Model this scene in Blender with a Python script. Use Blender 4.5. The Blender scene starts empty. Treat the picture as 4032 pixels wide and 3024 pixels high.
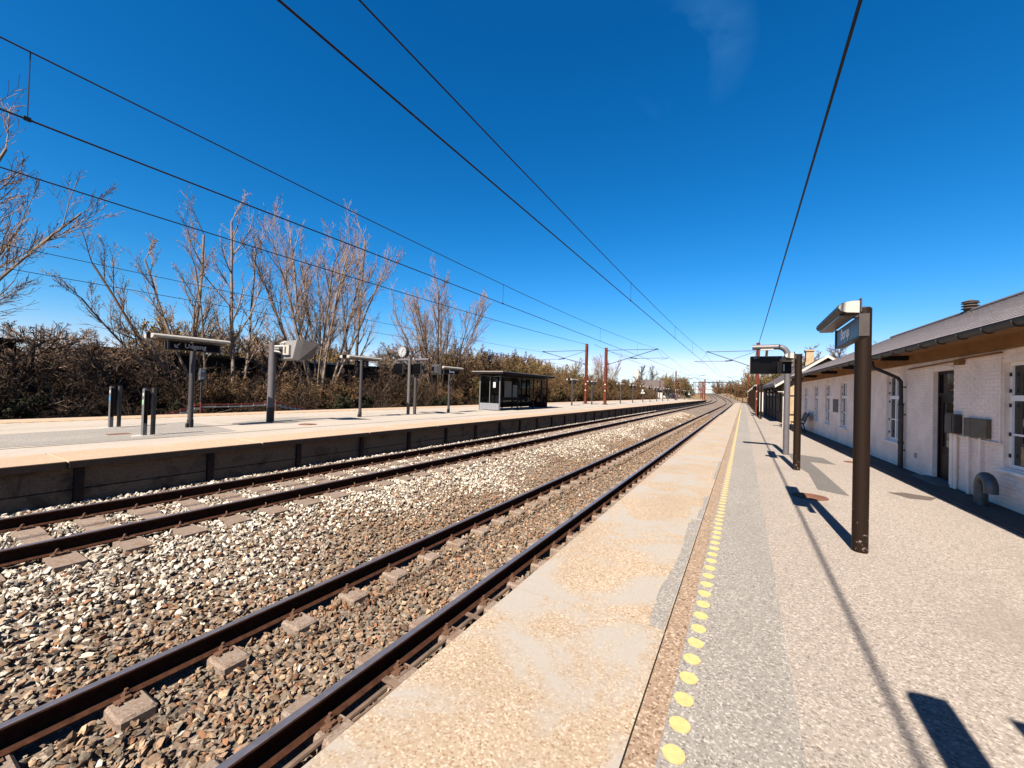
import bpy, math, random
import numpy as np
from mathutils import Matrix, Vector

scene = bpy.context.scene
COL = scene.collection
PI = math.pi
random.seed(7)

# ------------------------------------------------------------------ camera
# world: X to the right of the tracks, Y along the tracks, Z up; the near platform is Z = 0
CAM_R = ((0.86729568, 0.01786285, -0.49747273),
         (0.49696004, 0.02673001, 0.86736165),
         (0.02879101, -0.99948308, 0.0143057))
cd = bpy.data.cameras.new('camera')
cam = bpy.data.objects.new('camera', cd)
COL.objects.link(cam)
m = Matrix.Identity(4)
for i in range(3):
    m[i][0] = CAM_R[i][0]; m[i][1] = -CAM_R[i][1]; m[i][2] = -CAM_R[i][2]
m[2][3] = 1.71
cam.matrix_world = m
cd.sensor_width = 36.0
cd.lens = 1590.0 / 4032.0 * 36.0
cd.clip_start = 0.05
cd.clip_end = 6000
scene.camera = cam
scene.render.resolution_x = 1024
scene.render.resolution_y = 768

# ------------------------------------------------------------------ sky and sun
SUN_EL = math.radians(47.2)
SHADOW = Vector((-0.054, 1.0, 0.0)).normalized()       # the way shadows fall on the ground
world = bpy.data.worlds.new('World')
scene.world = world
world.use_nodes = True
wn = world.node_tree.nodes; wl = world.node_tree.links
wn.clear()
wout = wn.new('ShaderNodeOutputWorld')
wbg = wn.new('ShaderNodeBackground')
sky = wn.new('ShaderNodeTexSky')
sky.sky_type = 'NISHITA'
sky.sun_disc = False
sky.sun_elevation = SUN_EL
# sun stands opposite to the shadow direction
sx, sy = -SHADOW.x, -SHADOW.y
sky.sun_rotation = math.atan2(sx, sy)
sky.altitude = 0
sky.air_density = 1.0
sky.dust_density = 0.35
sky.ozone_density = 4.0
hs = wn.new('ShaderNodeHueSaturation')
hs.inputs['Saturation'].default_value = 1.28
hs.inputs['Value'].default_value = 1.0
wl.new(sky.outputs[0], hs.inputs['Color'])
# deepen the blue towards the zenith, channel by channel (the whole sky alike)
EXPO = 2.3
SKY_STR = 0.05
sep = wn.new('ShaderNodeSeparateColor'); comb = wn.new('ShaderNodeCombineColor')
wl.new(hs.outputs[0], sep.inputs[0])
for i, (k, g) in enumerate(((3.3, 1.84), (1.40, 1.08), (1.60, 1.08))):
    m0 = wn.new('ShaderNodeMath'); m0.operation = 'MULTIPLY'; m0.inputs[1].default_value = 0.1083
    m1 = wn.new('ShaderNodeMath'); m1.operation = 'POWER'; m1.inputs[1].default_value = g
    m2 = wn.new('ShaderNodeMath'); m2.operation = 'MULTIPLY'; m2.inputs[1].default_value = k / (SKY_STR * 2 ** EXPO)
    wl.new(sep.outputs[i], m0.inputs[0]); wl.new(m0.outputs[0], m1.inputs[0]); wl.new(m1.outputs[0], m2.inputs[0])
    if i == 0: red = m2
    elif i == 1: wl.new(m2.outputs[0], comb.inputs[1]); green = m2
    else:
        gb = wn.new('ShaderNodeMath'); gb.operation = 'MULTIPLY'; gb.inputs[1].default_value = 1.06; wl.new(green.outputs[0], gb.inputs[0])
        mx = wn.new('ShaderNodeMath'); mx.operation = 'MAXIMUM'; wl.new(m2.outputs[0], mx.inputs[0]); wl.new(gb.outputs[0], mx.inputs[1]); wl.new(mx.outputs[0], comb.inputs[2])
    if i == 1:
        lim = wn.new('ShaderNodeMath'); lim.operation = 'MULTIPLY'; lim.inputs[1].default_value = 0.82; wl.new(m2.outputs[0], lim.inputs[0])
        mn = wn.new('ShaderNodeMath'); mn.operation = 'MINIMUM'; wl.new(red.outputs[0], mn.inputs[0]); wl.new(lim.outputs[0], mn.inputs[1]); wl.new(mn.outputs[0], comb.inputs[0])
# one faint wisp of cirrus high over the track
tc = wn.new('ShaderNodeTexCoord')
mp = wn.new('ShaderNodeMapping')
mp.inputs['Rotation'].default_value = (0.3, 0.5, 0.75)
mp.inputs['Scale'].default_value = (4.0, 11.0, 5.0)
ns = wn.new('ShaderNodeTexNoise'); ns.inputs['Scale'].default_value = 1.0
ns.inputs['Detail'].default_value = 5.0; ns.inputs['Distortion'].default_value = 1.2
dst = wn.new('ShaderNodeVectorMath'); dst.operation = 'DISTANCE'
dst.inputs[1].default_value = (-0.0939, 0.7822, 0.6159)
mr = wn.new('ShaderNodeMapRange'); mr.inputs['From Min'].default_value = 0.02
mr.inputs['From Max'].default_value = 0.11; mr.inputs['To Min'].default_value = 1.0; mr.inputs['To Max'].default_value = 0.0
mr2 = wn.new('ShaderNodeMapRange'); mr2.inputs['From Min'].default_value = 0.45
mr2.inputs['From Max'].default_value = 0.75; mr2.inputs['To Max'].default_value = 0.30
mul = wn.new('ShaderNodeMath'); mul.operation = 'MULTIPLY'
mixc = wn.new('ShaderNodeMix'); mixc.data_type = 'RGBA'
mixc.inputs[7].default_value = (1.0, 2.6, 4.6, 1)
wl.new(tc.outputs['Generated'], mp.inputs[0]); wl.new(mp.outputs[0], ns.inputs['Vector'])
wl.new(tc.outputs['Generated'], dst.inputs[0]); wl.new(dst.outputs['Value'], mr.inputs['Value'])
wl.new(ns.outputs['Fac'], mr2.inputs['Value'])
wl.new(mr.outputs[0], mul.inputs[0]); wl.new(mr2.outputs[0], mul.inputs[1])
wl.new(mul.outputs[0], mixc.inputs[0]); wl.new(comb.outputs[0], mixc.inputs[6])
wl.new(mixc.outputs[2], wbg.inputs['Color'])
wbg.inputs['Strength'].default_value = SKY_STR
wl.new(wbg.outputs[0], wout.inputs[0])

sd = bpy.data.lights.new('sun', 'SUN')
sd.energy = 5.0
sd.angle = math.radians(0.5)
sd.color = (1.0, 0.88, 0.74)
sun = bpy.data.objects.new('sun', sd)
COL.objects.link(sun)
ray = Vector((SHADOW.x * math.cos(SUN_EL), SHADOW.y * math.cos(SUN_EL), -math.sin(SUN_EL)))
sun.rotation_euler = ray.to_track_quat('-Z', 'Y').to_euler()
sun.location = (20, -60, 60)

scene.view_settings.view_transform = 'Standard'
scene.view_settings.look = 'None'
scene.view_settings.exposure = EXPO
scene.view_settings.gamma = 1.0
scene.render.engine = 'CYCLES'

# ------------------------------------------------------------------ materials
MATS = {}
K = 0.29

def principled(name, col, rough=0.8, metal=0.0, spec=0.3):
    mt = bpy.data.materials.new(name); mt.use_nodes = True
    b = mt.node_tree.nodes['Principled BSDF']
    b.inputs['Base Color'].default_value = (*col, 1)
    b.inputs['Roughness'].default_value = rough
    b.inputs['Metallic'].default_value = metal
    b.inputs['Specular IOR Level'].default_value = spec
    MATS[name] = mt
    return mt, b

def N(mt, t, **kw):
    n = mt.node_tree.nodes.new(t)
    for k, v in kw.items():
        if k in n.inputs.keys(): n.inputs[k].default_value = v
        else: setattr(n, k, v)
    return n

def LK(mt, a, b): mt.node_tree.links.new(a, b)

def coords(mt, world=True, scale=(1, 1, 1)):
    if world:
        g = N(mt, 'ShaderNodeNewGeometry'); src = g.outputs['Position']
    else:
        g = N(mt, 'ShaderNodeTexCoord'); src = g.outputs['Object']
    mpn = N(mt, 'ShaderNodeMapping'); mpn.inputs['Scale'].default_value = scale
    LK(mt, src, mpn.inputs[0])
    return mpn.outputs[0]

def ramp(mt, fac, stops):
    r = N(mt, 'ShaderNodeValToRGB')
    e = r.color_ramp.elements
    while len(e) < len(stops): e.new(0.5)
    for i, (p, c) in enumerate(stops):
        e[i].position = p; e[i].color = (*c, 1) if len(c) == 3 else c
    LK(mt, fac, r.inputs[0])
    return r.outputs[0]

def mixcol(mt, fac, a, b, mode='MIX'):
    x = N(mt, 'ShaderNodeMix'); x.data_type = 'RGBA'; x.blend_type = mode
    for sock, v in ((x.inputs[0], fac), (x.inputs[6], a), (x.inputs[7], b)):
        if isinstance(v, (int, float)): sock.default_value = v
        elif isinstance(v, tuple): sock.default_value = (*v, 1)
        else: LK(mt, v, sock)
    return x.outputs[2]

def noise(mt, vec, scale, detail=4, rough=0.55, dist=0.0):
    n = N(mt, 'ShaderNodeTexNoise')
    n.inputs['Scale'].default_value = scale; n.inputs['Detail'].default_value = detail
    n.inputs['Roughness'].default_value = rough; n.inputs['Distortion'].default_value = dist
    LK(mt, vec, n.inputs['Vector'])
    return n.outputs['Fac']

def bump(mt, b, h, strength=0.3, dist=0.01):
    n = N(mt, 'ShaderNodeBump'); n.inputs['Strength'].default_value = strength
    n.inputs['Distance'].default_value = dist
    LK(mt, h, n.inputs['Height']); LK(mt, n.outputs[0], b.inputs['Normal'])

def speckled(name, base, dark, light, grain=220, stains=None, rough=0.9, world=True, bstr=0.25, big=0.9, bigamt=0.5, spec=0.25):
    """granular surface: fine two-tone grain, patchy larger wear, optional stain colour"""
    base, dark, light = (tuple(c * K for c in q) for q in (base, dark, light))
    if stains: stains = (tuple(c * K for c in stains[0]),) + tuple(stains[1:])
    mt, b = principled(name, base, rough, 0, spec)
    v = coords(mt, world)
    vo = N(mt, 'ShaderNodeTexVoronoi'); vo.inputs['Scale'].default_value = grain * 1.5
    LK(mt, v, vo.inputs['Vector'])
    sc = N(mt, 'ShaderNodeSeparateColor'); LK(mt, vo.outputs['Color'], sc.inputs[0])
    f0 = noise(mt, v, grain * .5, 3, 0.7)
    av = N(mt, 'ShaderNodeMath'); av.operation = 'ADD'
    mu = N(mt, 'ShaderNodeMath'); mu.operation = 'MULTIPLY'; mu.inputs[1].default_value = 0.55; LK(mt, sc.outputs[0], mu.inputs[0])
    mu2 = N(mt, 'ShaderNodeMath'); mu2.operation = 'MULTIPLY'; mu2.inputs[1].default_value = 0.45; LK(mt, f0, mu2.inputs[0])
    LK(mt, mu.outputs[0], av.inputs[0]); LK(mt, mu2.outputs[0], av.inputs[1]); f = av.outputs[0]
    c = ramp(mt, f, [(0.20, dark), (0.38, base), (0.60, base), (0.80, light)])
    v2 = coords(mt, world, (1, .3, 1)); g = noise(mt, v2, big, 6, 0.65)
    gf = ramp(mt, g, [(0.35, (0, 0, 0)), (0.7, (1, 1, 1))])
    c = mixcol(mt, gf, c, mixcol(mt, bigamt, c, tuple(x * 0.72 for x in base)))
    if stains:
        s = noise(mt, v, stains[1], 6, 0.65, 0.6)
        sf = ramp(mt, s, [(stains[2], (0, 0, 0)), (stains[2] + 0.12, (1, 1, 1))])
        c = mixcol(mt, sf, c, mixcol(mt, stains[3], c, stains[0]))
    LK(mt, c, b.inputs['Base Color'])
    if bstr: bump(mt, b, f, bstr * .45, 0.004)
    return mt

def plain(name, col, rough=0.6, metal=0.0, var=0.25, scale=6.0, spec=0.35, world=True, bstr=0.0):
    col = tuple(c * K for c in col)
    mt, b = principled(name, col, rough, metal, spec)
    v = coords(mt, world)
    f = noise(mt, v, scale, 5, 0.6)
    c = ramp(mt, f, [(0.3, tuple(x * (1 - var) for x in col)), (0.7, tuple(min(1, x * (1 + var)) for x in col))])
    LK(mt, c, b.inputs['Base Color'])
    if bstr: bump(mt, b, f, bstr, 0.004)
    return mt

# ground and platforms
speckled('asphalt_pale', (0.45, 0.395, 0.35), (0.20, 0.165, 0.14), (0.80, 0.71, 0.63), 58, ((0.34, 0.29, 0.25), 0.7, 0.55, 0.5), bstr=0.6, big=0.6, bigamt=0.45)
speckled('asphalt_grey', (0.37, 0.35, 0.325), (0.18, 0.165, 0.15), (0.72, 0.68, 0.63), 60, ((0.31, 0.29, 0.27), 1.3, 0.56, 0.4), bstr=0.6)
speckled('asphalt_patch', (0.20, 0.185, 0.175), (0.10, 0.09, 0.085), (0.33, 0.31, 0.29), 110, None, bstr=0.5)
speckled('tar_joint', (0.15, 0.115, 0.10), (0.07, 0.05, 0.045), (0.30, 0.25, 0.22), 60, None, bstr=0.5)
speckled('slab_concrete', (0.55, 0.435, 0.315), (0.33, 0.19, 0.10), (0.86, 0.76, 0.62), 60, ((0.50, 0.475, 0.44), 1.1, 0.47, 0.85), bstr=0.35, big=1.2, bigamt=0.55)
speckled('aggregate_band', (0.42, 0.30, 0.21), (0.13, 0.07, 0.04), (0.78, 0.63, 0.49), 52, None, bstr=0.8)
speckled('far_paving', (0.60, 0.54, 0.47), (0.42, 0.36, 0.31), (0.74, 0.69, 0.62), 60, ((0.42, 0.38, 0.34), 0.6, 0.55, 0.5), bstr=0.2)
speckled('far_slab', (0.66, 0.47, 0.33), (0.48, 0.30, 0.19), (0.78, 0.62, 0.48), 50, ((0.64, 0.55, 0.45), 1.0, 0.52, 0.6), bstr=0.2)
speckled('earth', (0.085, 0.055, 0.035), (0.03, 0.018, 0.012), (0.20, 0.13, 0.08), 9, ((0.06, 0.075, 0.025), 0.35, 0.55, 0.6), bstr=0.8)
speckled('ballast_bed', (0.26, 0.195, 0.145), (0.05, 0.035, 0.025), (0.60, 0.51, 0.42), 30, None, bstr=1.0, big=0.5)
speckled('concrete_sleeper', (0.33, 0.255, 0.205), (0.20, 0.13, 0.09), (0.48, 0.41, 0.35), 60, ((0.24, 0.13, 0.075), 5.0, 0.52, 0.6), bstr=0.4)
speckled('wall_concrete', (0.36, 0.25, 0.165), (0.24, 0.16, 0.10), (0.48, 0.36, 0.25), 40, ((0.10, 0.06, 0.04), 2.2, 0.52, 0.75), bstr=0.4)
plain('yellow_paint', (0.80, 0.62, 0.26), 0.7, 0, 0.12, 30, bstr=0.2)
plain('edge_shade', (0.075, 0.045, 0.032), 0.9, 0, 0.3, 6)  # dark brown standing for the shade on the island slab fronts
plain('white_line', (0.78, 0.76, 0.72), 0.7, 0, 0.12, 30)
# metal
plain('rail_rust', (0.07, 0.030, 0.018), 0.85, 0.0, 0.4, 18, spec=0.05, bstr=0.2)
plain('rail_head', (0.95, 0.86, 0.86), 0.36, 0.9, 0.15, 14)
plain('clip_rust', (0.16, 0.075, 0.04), 0.85, 0.1, 0.4, 60, world=False)
plain('cable_brown', (0.22, 0.15, 0.11), 0.7, 0, 0.35, 9)
plain('post_steel', (0.040, 0.016, 0.012), 0.9, 0.0, 0.4, 8)
plain('mast_red', (0.17, 0.042, 0.024), 0.85, 0, 0.22, 4, spec=0.1, bstr=0.1)
plain('wire_dark', (0.035, 0.033, 0.035), 0.55, 0.5, 0.1, 4)
plain('galvanised', (0.30, 0.31, 0.33), 0.5, 0.5, 0.15, 8)
plain('pole_grey', (0.16, 0.15, 0.165), 0.5, 0.0, 0.12, 7)
plain('pole_slate', (0.07, 0.065, 0.072), 0.5, 0.0, 0.12, 7)
plain('pole_foot', (0.045, 0.042, 0.046), 0.6, 0.2, 0.2, 9)
plain('lamp_metal', (0.72, 0.68, 0.61), 0.45, 0.15, 0.12, 10)
plain('lamp_body', (0.055, 0.042, 0.036), 0.5, 0.1, 0.25, 12)
plain('lamp_cover', (0.36, 0.235, 0.14), 0.35, 0.0, 0.3, 9)
plain('black_plastic', (0.012, 0.010, 0.010), 0.35, 0, 0.2, 5, spec=0.08)
plain('screen_black', (0.006, 0.005, 0.006), 0.12, 0, 0.1, 3, spec=0.08)
plain('sign_blue', (0.10, 0.17, 0.27), 0.4, 0, 0.12, 4, spec=0.25)
plain('sign_black', (0.010, 0.008, 0.009), 0.4, 0, 0.1, 4, spec=0.08)
plain('lettering_white', (0.72, 0.72, 0.72), 0.5, 0, 0.05, 4)
plain('lettering_pale', (0.74 / K, 0.78 / K, 0.82 / K), 0.5, 0, 0.08, 4)
plain('display_grey', (0.44, 0.43, 0.43), 0.5, 0.2, 0.08, 6)
plain('display_dark', (0.17, 0.165, 0.18), 0.5, 0.2, 0.1, 6)
plain('panel_blue_grey', (0.44, 0.46, 0.52), 0.4, 0.3, 0.08, 5)
plain('frame_dark', (0.028, 0.022, 0.022), 0.6, 0.0, 0.2, 6, spec=0.1)
plain('sticker_blue', (0.05, 0.35, 0.75), 0.5)
plain('sticker_green', (0.45, 0.75, 0.5), 0.5)
plain('sticker_white', (0.75, 0.78, 0.80), 0.5)
plain('plate_white', (0.66, 0.62, 0.56), 0.7, 0, 0.15, 12)
plain('iron_rust', (0.25, 0.105, 0.06), 0.8, 0.2, 0.4, 25)
plain('poster_paper', (0.50, 0.50, 0.47), 0.6, 0, 0.2, 5)
plain('clock_face', (0.55, 0.58, 0.62), 0.4, 0, 0.05, 4)
plain('warning_yellow', (0.75, 0.62, 0.40), 0.5)
# buildings
plain('brick_white', (0.88 / K, 0.70 / K, 0.575 / K), 0.8, 0, 0.15, 1.6, bstr=0.15)
plain('mortar_white', (0.80 / K, 0.625 / K, 0.51 / K), 0.9, 0, 0.14, 3, bstr=0.3)
plain('limewash_ochre', (0.22 / K, 0.105 / K, 0.036 / K), 0.9, 0, 0.2, 2.5, bstr=0.2)
plain('frame_white', (0.80 / K, 0.75 / K, 0.70 / K), 0.5, 0, 0.06, 6)
plain('door_dark', (0.05, 0.018, 0.014), 0.5, 0, 0.3, 6, spec=0.15)
plain('slate', (0.30, 0.265, 0.275), 0.7, 0, 0.22, 14, bstr=0.3)
plain('roof_felt', (0.12, 0.095, 0.09), 0.8, 0, 0.2, 3)
plain('gutter_zinc', (0.17, 0.155, 0.15), 0.55, 0.4, 0.2, 5)
plain('pipe_zinc', (0.13, 0.12, 0.125), 0.55, 0.5, 0.25, 6)
plain('box_olive', (0.36, 0.26, 0.17), 0.6, 0.0, 0.25, 7)
plain('box_dark', (0.15, 0.11, 0.09), 0.5, 0.0, 0.3, 7)
plain('plaster_grey', (0.42, 0.38, 0.37), 0.8, 0, 0.08, 5)
plain('timber_dark', (0.030, 0.016, 0.011), 0.9, 0, 0.35, 3, bstr=0.2)
plain('timber_bench', (0.12, 0.085, 0.06), 0.7, 0, 0.3, 8)
plain('trim_white', (0.72, 0.69, 0.65), 0.7, 0, 0.08, 5)
plain('house_white', (0.70, 0.68, 0.64), 0.8, 0, 0.08, 2)
speckled('dry_grass', (0.30, 0.21, 0.10), (0.14, 0.09, 0.04), (0.42, 0.32, 0.17), 6, None, bstr=0.8)
plain('paper_white', (0.80, 0.79, 0.76), 0.8, 0, 0.08, 30)
plain('glass_green', (0.05, 0.45, 0.12), 0.2)
plain('tape_red', (0.40, 0.10, 0.06), 0.7, 0, 0.25, 6)

def brick_material(name, c1, c2, mortar, sc):
    c1, c2, mortar = (tuple(c * .33 for c in q) for q in (c1, c2, mortar))
    mt, b = principled(name, c1, 0.9, 0, 0.2)
    g = N(mt, 'ShaderNodeNewGeometry')
    sp = N(mt, 'ShaderNodeSeparateXYZ'); LK(mt, g.outputs['Position'], sp.inputs[0])
    ad = N(mt, 'ShaderNodeMath'); ad.operation = 'ADD'
    LK(mt, sp.outputs[0], ad.inputs[0]); LK(mt, sp.outputs[1], ad.inputs[1])
    cb = N(mt, 'ShaderNodeCombineXYZ'); LK(mt, ad.outputs[0], cb.inputs[0]); LK(mt, sp.outputs[2], cb.inputs[1])
    t = N(mt, 'ShaderNodeTexBrick'); LK(mt, cb.outputs[0], t.inputs['Vector'])
    t.inputs['Color1'].default_value = (*c1, 1); t.inputs['Color2'].default_value = (*c2, 1)
    t.inputs['Mortar'].default_value = (*mortar, 1)
    t.inputs['Scale'].default_value = sc
    t.inputs['Brick Width'].default_value = 0.25 * 1.0; t.inputs['Row Height'].default_value = 0.07
    t.inputs['Mortar Size'].default_value = 0.008; t.inputs['Bias'].default_value = 0.0
    f = noise(mt, g.outputs['Position'], 3.0, 4)
    c = mixcol(mt, 0.5, t.outputs['Color'], ramp(mt, f, [(0.3, tuple(x * .6 for x in c1)), (0.7, c2)]), 'MIX')
    LK(mt, c, b.inputs['Base Color'])
    bump(mt, b, t.outputs['Fac'], -0.4, 0.01)
    return mt
brick_material('brick_yellow', (0.52, 0.36, 0.19), (0.62, 0.48, 0.30), (0.50, 0.44, 0.36), 1.0)
brick_material('brick_brown', (0.21, 0.15, 0.10), (0.30, 0.22, 0.15), (0.22, 0.18, 0.14), 1.0)

def glass_material(name, tint, transp):
    mt = bpy.data.materials.new(name); mt.use_nodes = True
    nt = mt.node_tree; nt.nodes.clear()
    o = nt.nodes.new('ShaderNodeOutputMaterial')
    tr = nt.nodes.new('ShaderNodeBsdfTransparent'); tr.inputs[0].default_value = (*tint, 1)
    gl = nt.nodes.new('ShaderNodeBsdfGlossy'); gl.inputs['Roughness'].default_value = 0.03
    gl.inputs[0].default_value = (0.9, 0.9, 0.9, 1)
    df = nt.nodes.new('ShaderNodeBsdfDiffuse'); df.inputs[0].default_value = (0.02, 0.02, 0.018, 1)
    m1 = nt.nodes.new('ShaderNodeMixShader'); m1.inputs[0].default_value = transp
    fr = nt.nodes.new('ShaderNodeFresnel'); fr.inputs[0].default_value = 1.45
    m2 = nt.nodes.new('ShaderNodeMixShader')
    nt.links.new(df.outputs[0], m1.inputs[1]); nt.links.new(tr.outputs[0], m1.inputs[2])
    nt.links.new(fr.outputs[0], m2.inputs[0]); nt.links.new(m1.outputs[0], m2.inputs[1]); nt.links.new(gl.outputs[0], m2.inputs[2])
    nt.links.new(m2.outputs[0], o.inputs[0])
    MATS[name] = mt
glass_material('window_glass', (0.5, 0.5, 0.5), 0.25)
glass_material('shelter_glass', (0.72, 0.72, 0.74), 0.97)

# painted pole with chips
def chipped(name, col, chip):
    mt, b = principled(name, col, 0.45, 0.0, 0.10)
    v = coords(mt, False)
    f = noise(mt, v, 16, 6, 0.75)
    sp = N(mt, 'ShaderNodeSeparateXYZ'); LK(mt, v, sp.inputs[0])
    mrn = N(mt, 'ShaderNodeMapRange'); mrn.inputs['From Min'].default_value = 0.0; mrn.inputs['From Max'].default_value = 1.5
    mrn.inputs['To Min'].default_value = 0.60; mrn.inputs['To Max'].default_value = 0.72
    LK(mt, sp.outputs[2], mrn.inputs['Value'])
    gt = N(mt, 'ShaderNodeMath'); gt.operation = 'GREATER_THAN'
    LK(mt, f, gt.inputs[0]); LK(mt, mrn.outputs[0], gt.inputs[1])
    LK(mt, mixcol(mt, gt.outputs[0], col, chip), b.inputs['Base Color'])
chipped('pole_chipped', (0.0075, 0.0045, 0.0030), (0.12, 0.09, 0.075))

def stone_material():
    mt, b = principled('ballast_stone', (0.3, 0.25, 0.2), 0.9, 0, 0.2)
    a = N(mt, 'ShaderNodeAttribute'); a.attribute_name = 'tone'
    v = coords(mt, True)
    f = noise(mt, v, 60, 3, 0.6)
    c = mixcol(mt, 1.0, a.outputs['Color'], ramp(mt, f, [(0.3, (0.20, 0.185, 0.17)), (0.7, (0.34, 0.325, 0.31))]), 'MULTIPLY')
    LK(mt, c, b.inputs['Base Color'])
stone_material()

def leafy(name, c1, c2):
    c1 = tuple(c * .345 for c in c1); c2 = tuple(c * .345 for c in c2)
    mt, b = principled(name, c1, 0.8, 0, 0.2)
    oi = N(mt, 'ShaderNodeObjectInfo')
    v = coords(mt, True)
    f = noise(mt, v, 3.0, 3)
    c = ramp(mt, f, [(0.3, c1), (0.7, c2)])
    c = mixcol(mt, oi.outputs['Random'], c, mixcol(mt, 0.5, c, tuple(x * 0.6 for x in c1)))
    LK(mt, c, b.inputs['Base Color'])
leafy('bark_pale', (0.26, 0.195, 0.15), (0.40, 0.32, 0.26))
leafy('bark_brown', (0.12, 0.078, 0.055), (0.20, 0.14, 0.10))
leafy('twig_pale', (0.33, 0.215, 0.150), (0.47, 0.325, 0.235))
leafy('twig_brown', (0.105, 0.062, 0.036), (0.20, 0.12, 0.07))
leafy('twig_dark', (0.035, 0.019, 0.011), (0.085, 0.048, 0.028))
leafy('bud_tan', (0.30, 0.17, 0.10), (0.42, 0.26, 0.16))
leafy('bud_gold', (0.34, 0.22, 0.06), (0.48, 0.34, 0.11))
leafy('leaf_dry', (0.16, 0.085, 0.030), (0.27, 0.16, 0.06))
leafy('leaf_olive', (0.10, 0.082, 0.020), (0.19, 0.145, 0.035))
leafy('leaf_ivy', (0.020, 0.026, 0.010), (0.05, 0.055, 0.018))

# ------------------------------------------------------------------ mesh helpers
class MB:
    """collects shapes for ONE mesh"""
    def __init__(s): s.v = []; s.f = []; s.mi = []
    def add(s, vs, fs, mi=0):
        o = len(s.v); s.v += [tuple(p) for p in vs]
        s.f += [tuple(i + o for i in f) for f in fs]; s.mi += [mi] * len(fs)
        return s
    def box(s, x0, x1, y0, y1, z0, z1, mi=0):
        vs = [(x0, y0, z0), (x1, y0, z0), (x1, y1, z0), (x0, y1, z0), (x0, y0, z1), (x1, y0, z1), (x1, y1, z1), (x0, y1, z1)]
        fs = [(0, 3, 2, 1), (4, 5, 6, 7), (0, 1, 5, 4), (1, 2, 6, 5), (2, 3, 7, 6), (3, 0, 4, 7)]
        return s.add(vs, fs, mi)
    def bevbox(s, x0, x1, y0, y1, z0, z1, b, mi=0):
        """box with chamfered top edges and upright edges"""
        def ring(z, e):
            return [(x0 + e + b, y0 + e, z), (x1 - e - b, y0 + e, z), (x1 - e, y0 + e + b, z), (x1 - e, y1 - e - b, z),
                    (x1 - e - b, y1 - e, z), (x0 + e + b, y1 - e, z), (x0 + e, y1 - e - b, z), (x0 + e, y0 + e + b, z)]
        vs = ring(z0, 0) + ring(z1 - b, 0) + ring(z1, b)
        fs = [tuple(reversed(range(8))), tuple(range(16, 24))]
        for k in (0, 8):
            for i in range(8):
                j = (i + 1) % 8
                fs.append((k + i, k + j, k + 8 + j, k + 8 + i))
        return s.add(vs, fs, mi)
    def tube(s, pts, r, n=12, cap=True, mi=0):
        """round bar along a polyline; r a number or one per point"""
        pts = [Vector(p) for p in pts]
        rs = r if isinstance(r, (list, tuple)) else [r] * len(pts)
        o = len(s.v); vs = []; fs = []
        ref = None
        for i, p in enumerate(pts):
            if i == 0: d = pts[1] - p
            elif i == len(pts) - 1: d = p - pts[i - 1]
            else: d = (pts[i + 1] - p).normalized() + (p - pts[i - 1]).normalized()
            d.normalize()
            if ref is None:
                ref = Vector((0, 0, 1)) if abs(d.z) < 0.9 else Vector((1, 0, 0))
            u = d.cross(ref).normalized(); w = u.cross(d).normalized(); ref = w
            for k in range(n):
                a = 2 * PI * k / n
                vs.append(p + u * (math.cos(a) * rs[i]) + w * (math.sin(a) * rs[i]))
        for i in range(len(pts) - 1):
            for k in range(n):
                k2 = (k + 1) % n
                fs.append((i * n + k, i * n + k2, (i + 1) * n + k2, (i + 1) * n + k))
        if cap:
            fs.append(tuple(reversed(range(n)))); e = (len(pts) - 1) * n
            fs.append(tuple(range(e, e + n)))
        return s.add(vs, fs, mi)
    def prism(s, poly, axis, a0, a1, mi=0):
        """polygon (2-D) extruded along axis 'x','y' or 'z' from a0 to a1"""
        def P(p, a):
            return {'x': (a, p[0], p[1]), 'y': (p[0], a, p[1]), 'z': (p[0], p[1], a)}[axis]
        n = len(poly)
        vs = [P(p, a0) for p in poly] + [P(p, a1) for p in poly]
        fs = [tuple(reversed(range(n))), tuple(range(n, 2 * n))]
        for i in range(n):
            j = (i + 1) % n
            fs.append((i, j, n + j, n + i))
        return s.add(vs, fs, mi)
    def quad(s, a, b, c, d, mi=0): return s.add([a, b, c, d], [(0, 1, 2, 3)], mi)
    def mesh(s, name, mats, smooth=False):
        me = bpy.data.meshes.new(name)
        me.from_pydata(s.v, [], s.f)
        for mn in (mats if isinstance(mats, (list, tuple)) else [mats]): me.materials.append(MATS[mn])
        if any(s.mi): me.polygons.foreach_set('material_index', s.mi)
        if smooth: me.polygons.foreach_set('use_smooth', [True] * len(me.polygons))
        me.validate(); me.update()
        bmfix(me)
        return me
    def build(s, name, mats, parent=None, smooth=False, loc=(0, 0, 0)):
        return inst(name, s.mesh(name, mats, smooth), parent, loc)

import bmesh
def bmfix(me):
    bm = bmesh.new(); bm.from_mesh(me)
    bmesh.ops.recalc_face_normals(bm, faces=bm.faces)
    bm.to_mesh(me); bm.free()

def auto_smooth(me, ang=40):
    """smooth shading with sharp edges over an angle"""
    bm = bmesh.new(); bm.from_mesh(me)
    for f in bm.faces: f.smooth = True
    for e in bm.edges:
        if len(e.link_faces) == 2 and e.calc_face_angle(0) > math.radians(ang): e.smooth = False
    bm.to_mesh(me); bm.free()

def inst(name, me, parent=None, loc=(0, 0, 0), rz=0.0, scale=None):
    o = bpy.data.objects.new(name, me)
    COL.objects.link(o)
    o.location = loc
    if rz: o.rotation_euler = (0, 0, rz)
    if scale: o.scale = scale
    if parent is not None: o.parent = parent
    return o

def empty(name, loc=(0, 0, 0), rz=0.0):
    return inst(name, None, None, loc, rz)

def tag(o, label, cat, group=None):
    o['label'] = label; o['category'] = cat
    if group: o['group'] = group
    return o

def struct(o): o['kind'] = 'structure'; return o

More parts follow.
